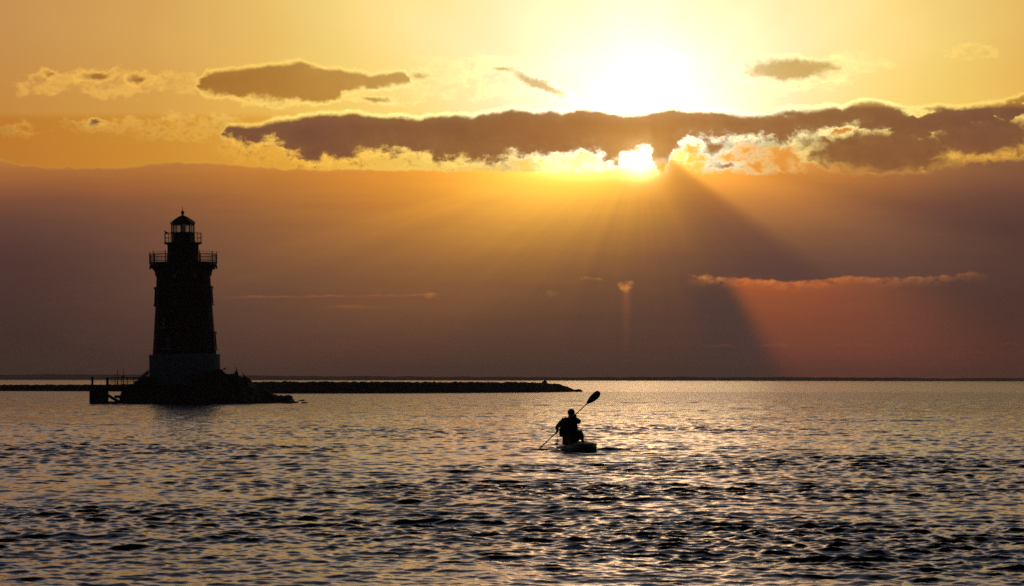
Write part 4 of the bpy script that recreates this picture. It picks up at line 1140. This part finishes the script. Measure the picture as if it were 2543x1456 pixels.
    # shirt: sleeves and shoulders follow the arms
    skin_obj('shirt', [[(waist, (.168, .125)), (chest, (.180, .130)), (upper + Vector((0, 0, -.01)), (.128, .098), 'up'), (neck + Vector((0, 0, -.035)), (.070, .072))],
                       ['up', (q(848, 712, .12), .082), (shL, .080), (shL.lerp(elL, .5), .068), (elL, .058), (elL.lerp(wrL, .6), .050)],
                       ['up', (q(988, 710, .10), .082), (shR, .088), (shR.lerp(elR, .5), .082), (elR, .070), (elR.lerp(wrR, .6), .052)]], M_SLEEVE, root)
    # life vest: thick panels round the trunk with shoulder straps
    def loft(name, secs, mat, par):
        V = []; F = []; N = 28
        for c, rx, ry in secs:
            for i in range(N):
                a = 2 * math.pi * i / N; cc, ss = math.cos(a), math.sin(a)
                V.append(c + Vector((rx * abs(cc) ** .7 * (1 if cc > 0 else -1), ry * abs(ss) ** .8 * (1 if ss > 0 else -1), 0)))
        for i in range(len(secs) - 1):
            for j in range(N): F.append((i * N + j, i * N + (j + 1) % N, (i + 1) * N + (j + 1) % N, (i + 1) * N + j))
        F.append(tuple(range(N))[::-1]); F.append(tuple((len(secs) - 1) * N + j for j in range(N)))
        o = obj(name, (V, F), mat, par, True); m = o.modifiers.new('sub', 'SUBSURF'); m.levels = 1; m.render_levels = 2; return o
    vest = loft('life_vest', [(q(893, 1058, .20), .232, .175), (q(890, 1030, .20), .247, .190), (q(892, 960, .18), .256, .195), (q(900, 880, .16), .250, .195), (q(908, 800, .14), .224, .180), (q(915, 735, .12), .178, .145), (q(920, 700, .11), .140, .11), (q(930, 672, .09), .098, .095)], M_VEST, root)
    for cx, tag_ in ((842, -1), (992, 1)):
        bm = bmesh.new()
        path_tube(bm, [q(cx + 4, 780, -.03), q(cx, 720, .02), q(cx - 6 * tag_ * -1, 682, .09), q(cx, 700, .18), q(cx, 780, .26)], [.042, .045, .040, .040, .045], 10); obj('shoulder_strap', bm, M_VEST, vest, True)
    bm = bmesh.new(); bmesh.ops.create_uvsphere(bm, u_segments=12, v_segments=8, radius=1); M = Matrix.Translation(q(790, 690, .06)) @ Matrix.Diagonal((.040, .035, .030, 1)); bmesh.ops.transform(bm, matrix=M, verts=bm.verts); obj('shoulder_pad', bm, M_VEST, vest, True)
    bm = bmesh.new(); 
    for z in (985, 900):
        c = q(893, z, .18); path_tube(bm, [c + Vector((.252 * math.cos(a), .205 * math.sin(a), 0)) for a in [2 * math.pi * i / 28 for i in range(28)]], .012, 5, True)
    obj('vest_straps', bm, M_STRAP, vest, True)
    # shorts and trouser legs
    skin_obj('shorts', [[(q(905, 1130, .25), (.190, .14), 'p'), (q(895, 1070, .23), (.180, .13))],
                        ['p', (hipL, .110), (hipL.lerp(knL, .55), .094), (knL.lerp(hipL, .02) + Vector((0, 0, .01)), .078), (knL.lerp(anL, .45), .070)],
                        ['p', (hipR, .110), (hipR.lerp(knR, .55), .096), (knR.lerp(hipR, .02) + Vector((-.01, 0, .01)), .090), (knR.lerp(anR, .45), .086), (knR.lerp(anR, .8), .062)]], M_SHORTS, root)
    for an, to in ((anL, toL), (anR, toR)):
        skin_obj('shoe', [[(an + Vector((0, .03, -.02)), .045), (an.lerp(to, .45) + Vector((0, 0, -.025)), (.048, .044)), (to + Vector((0, -.01, -.005)), (.044, .032))]], M_STRAP, root)
person()
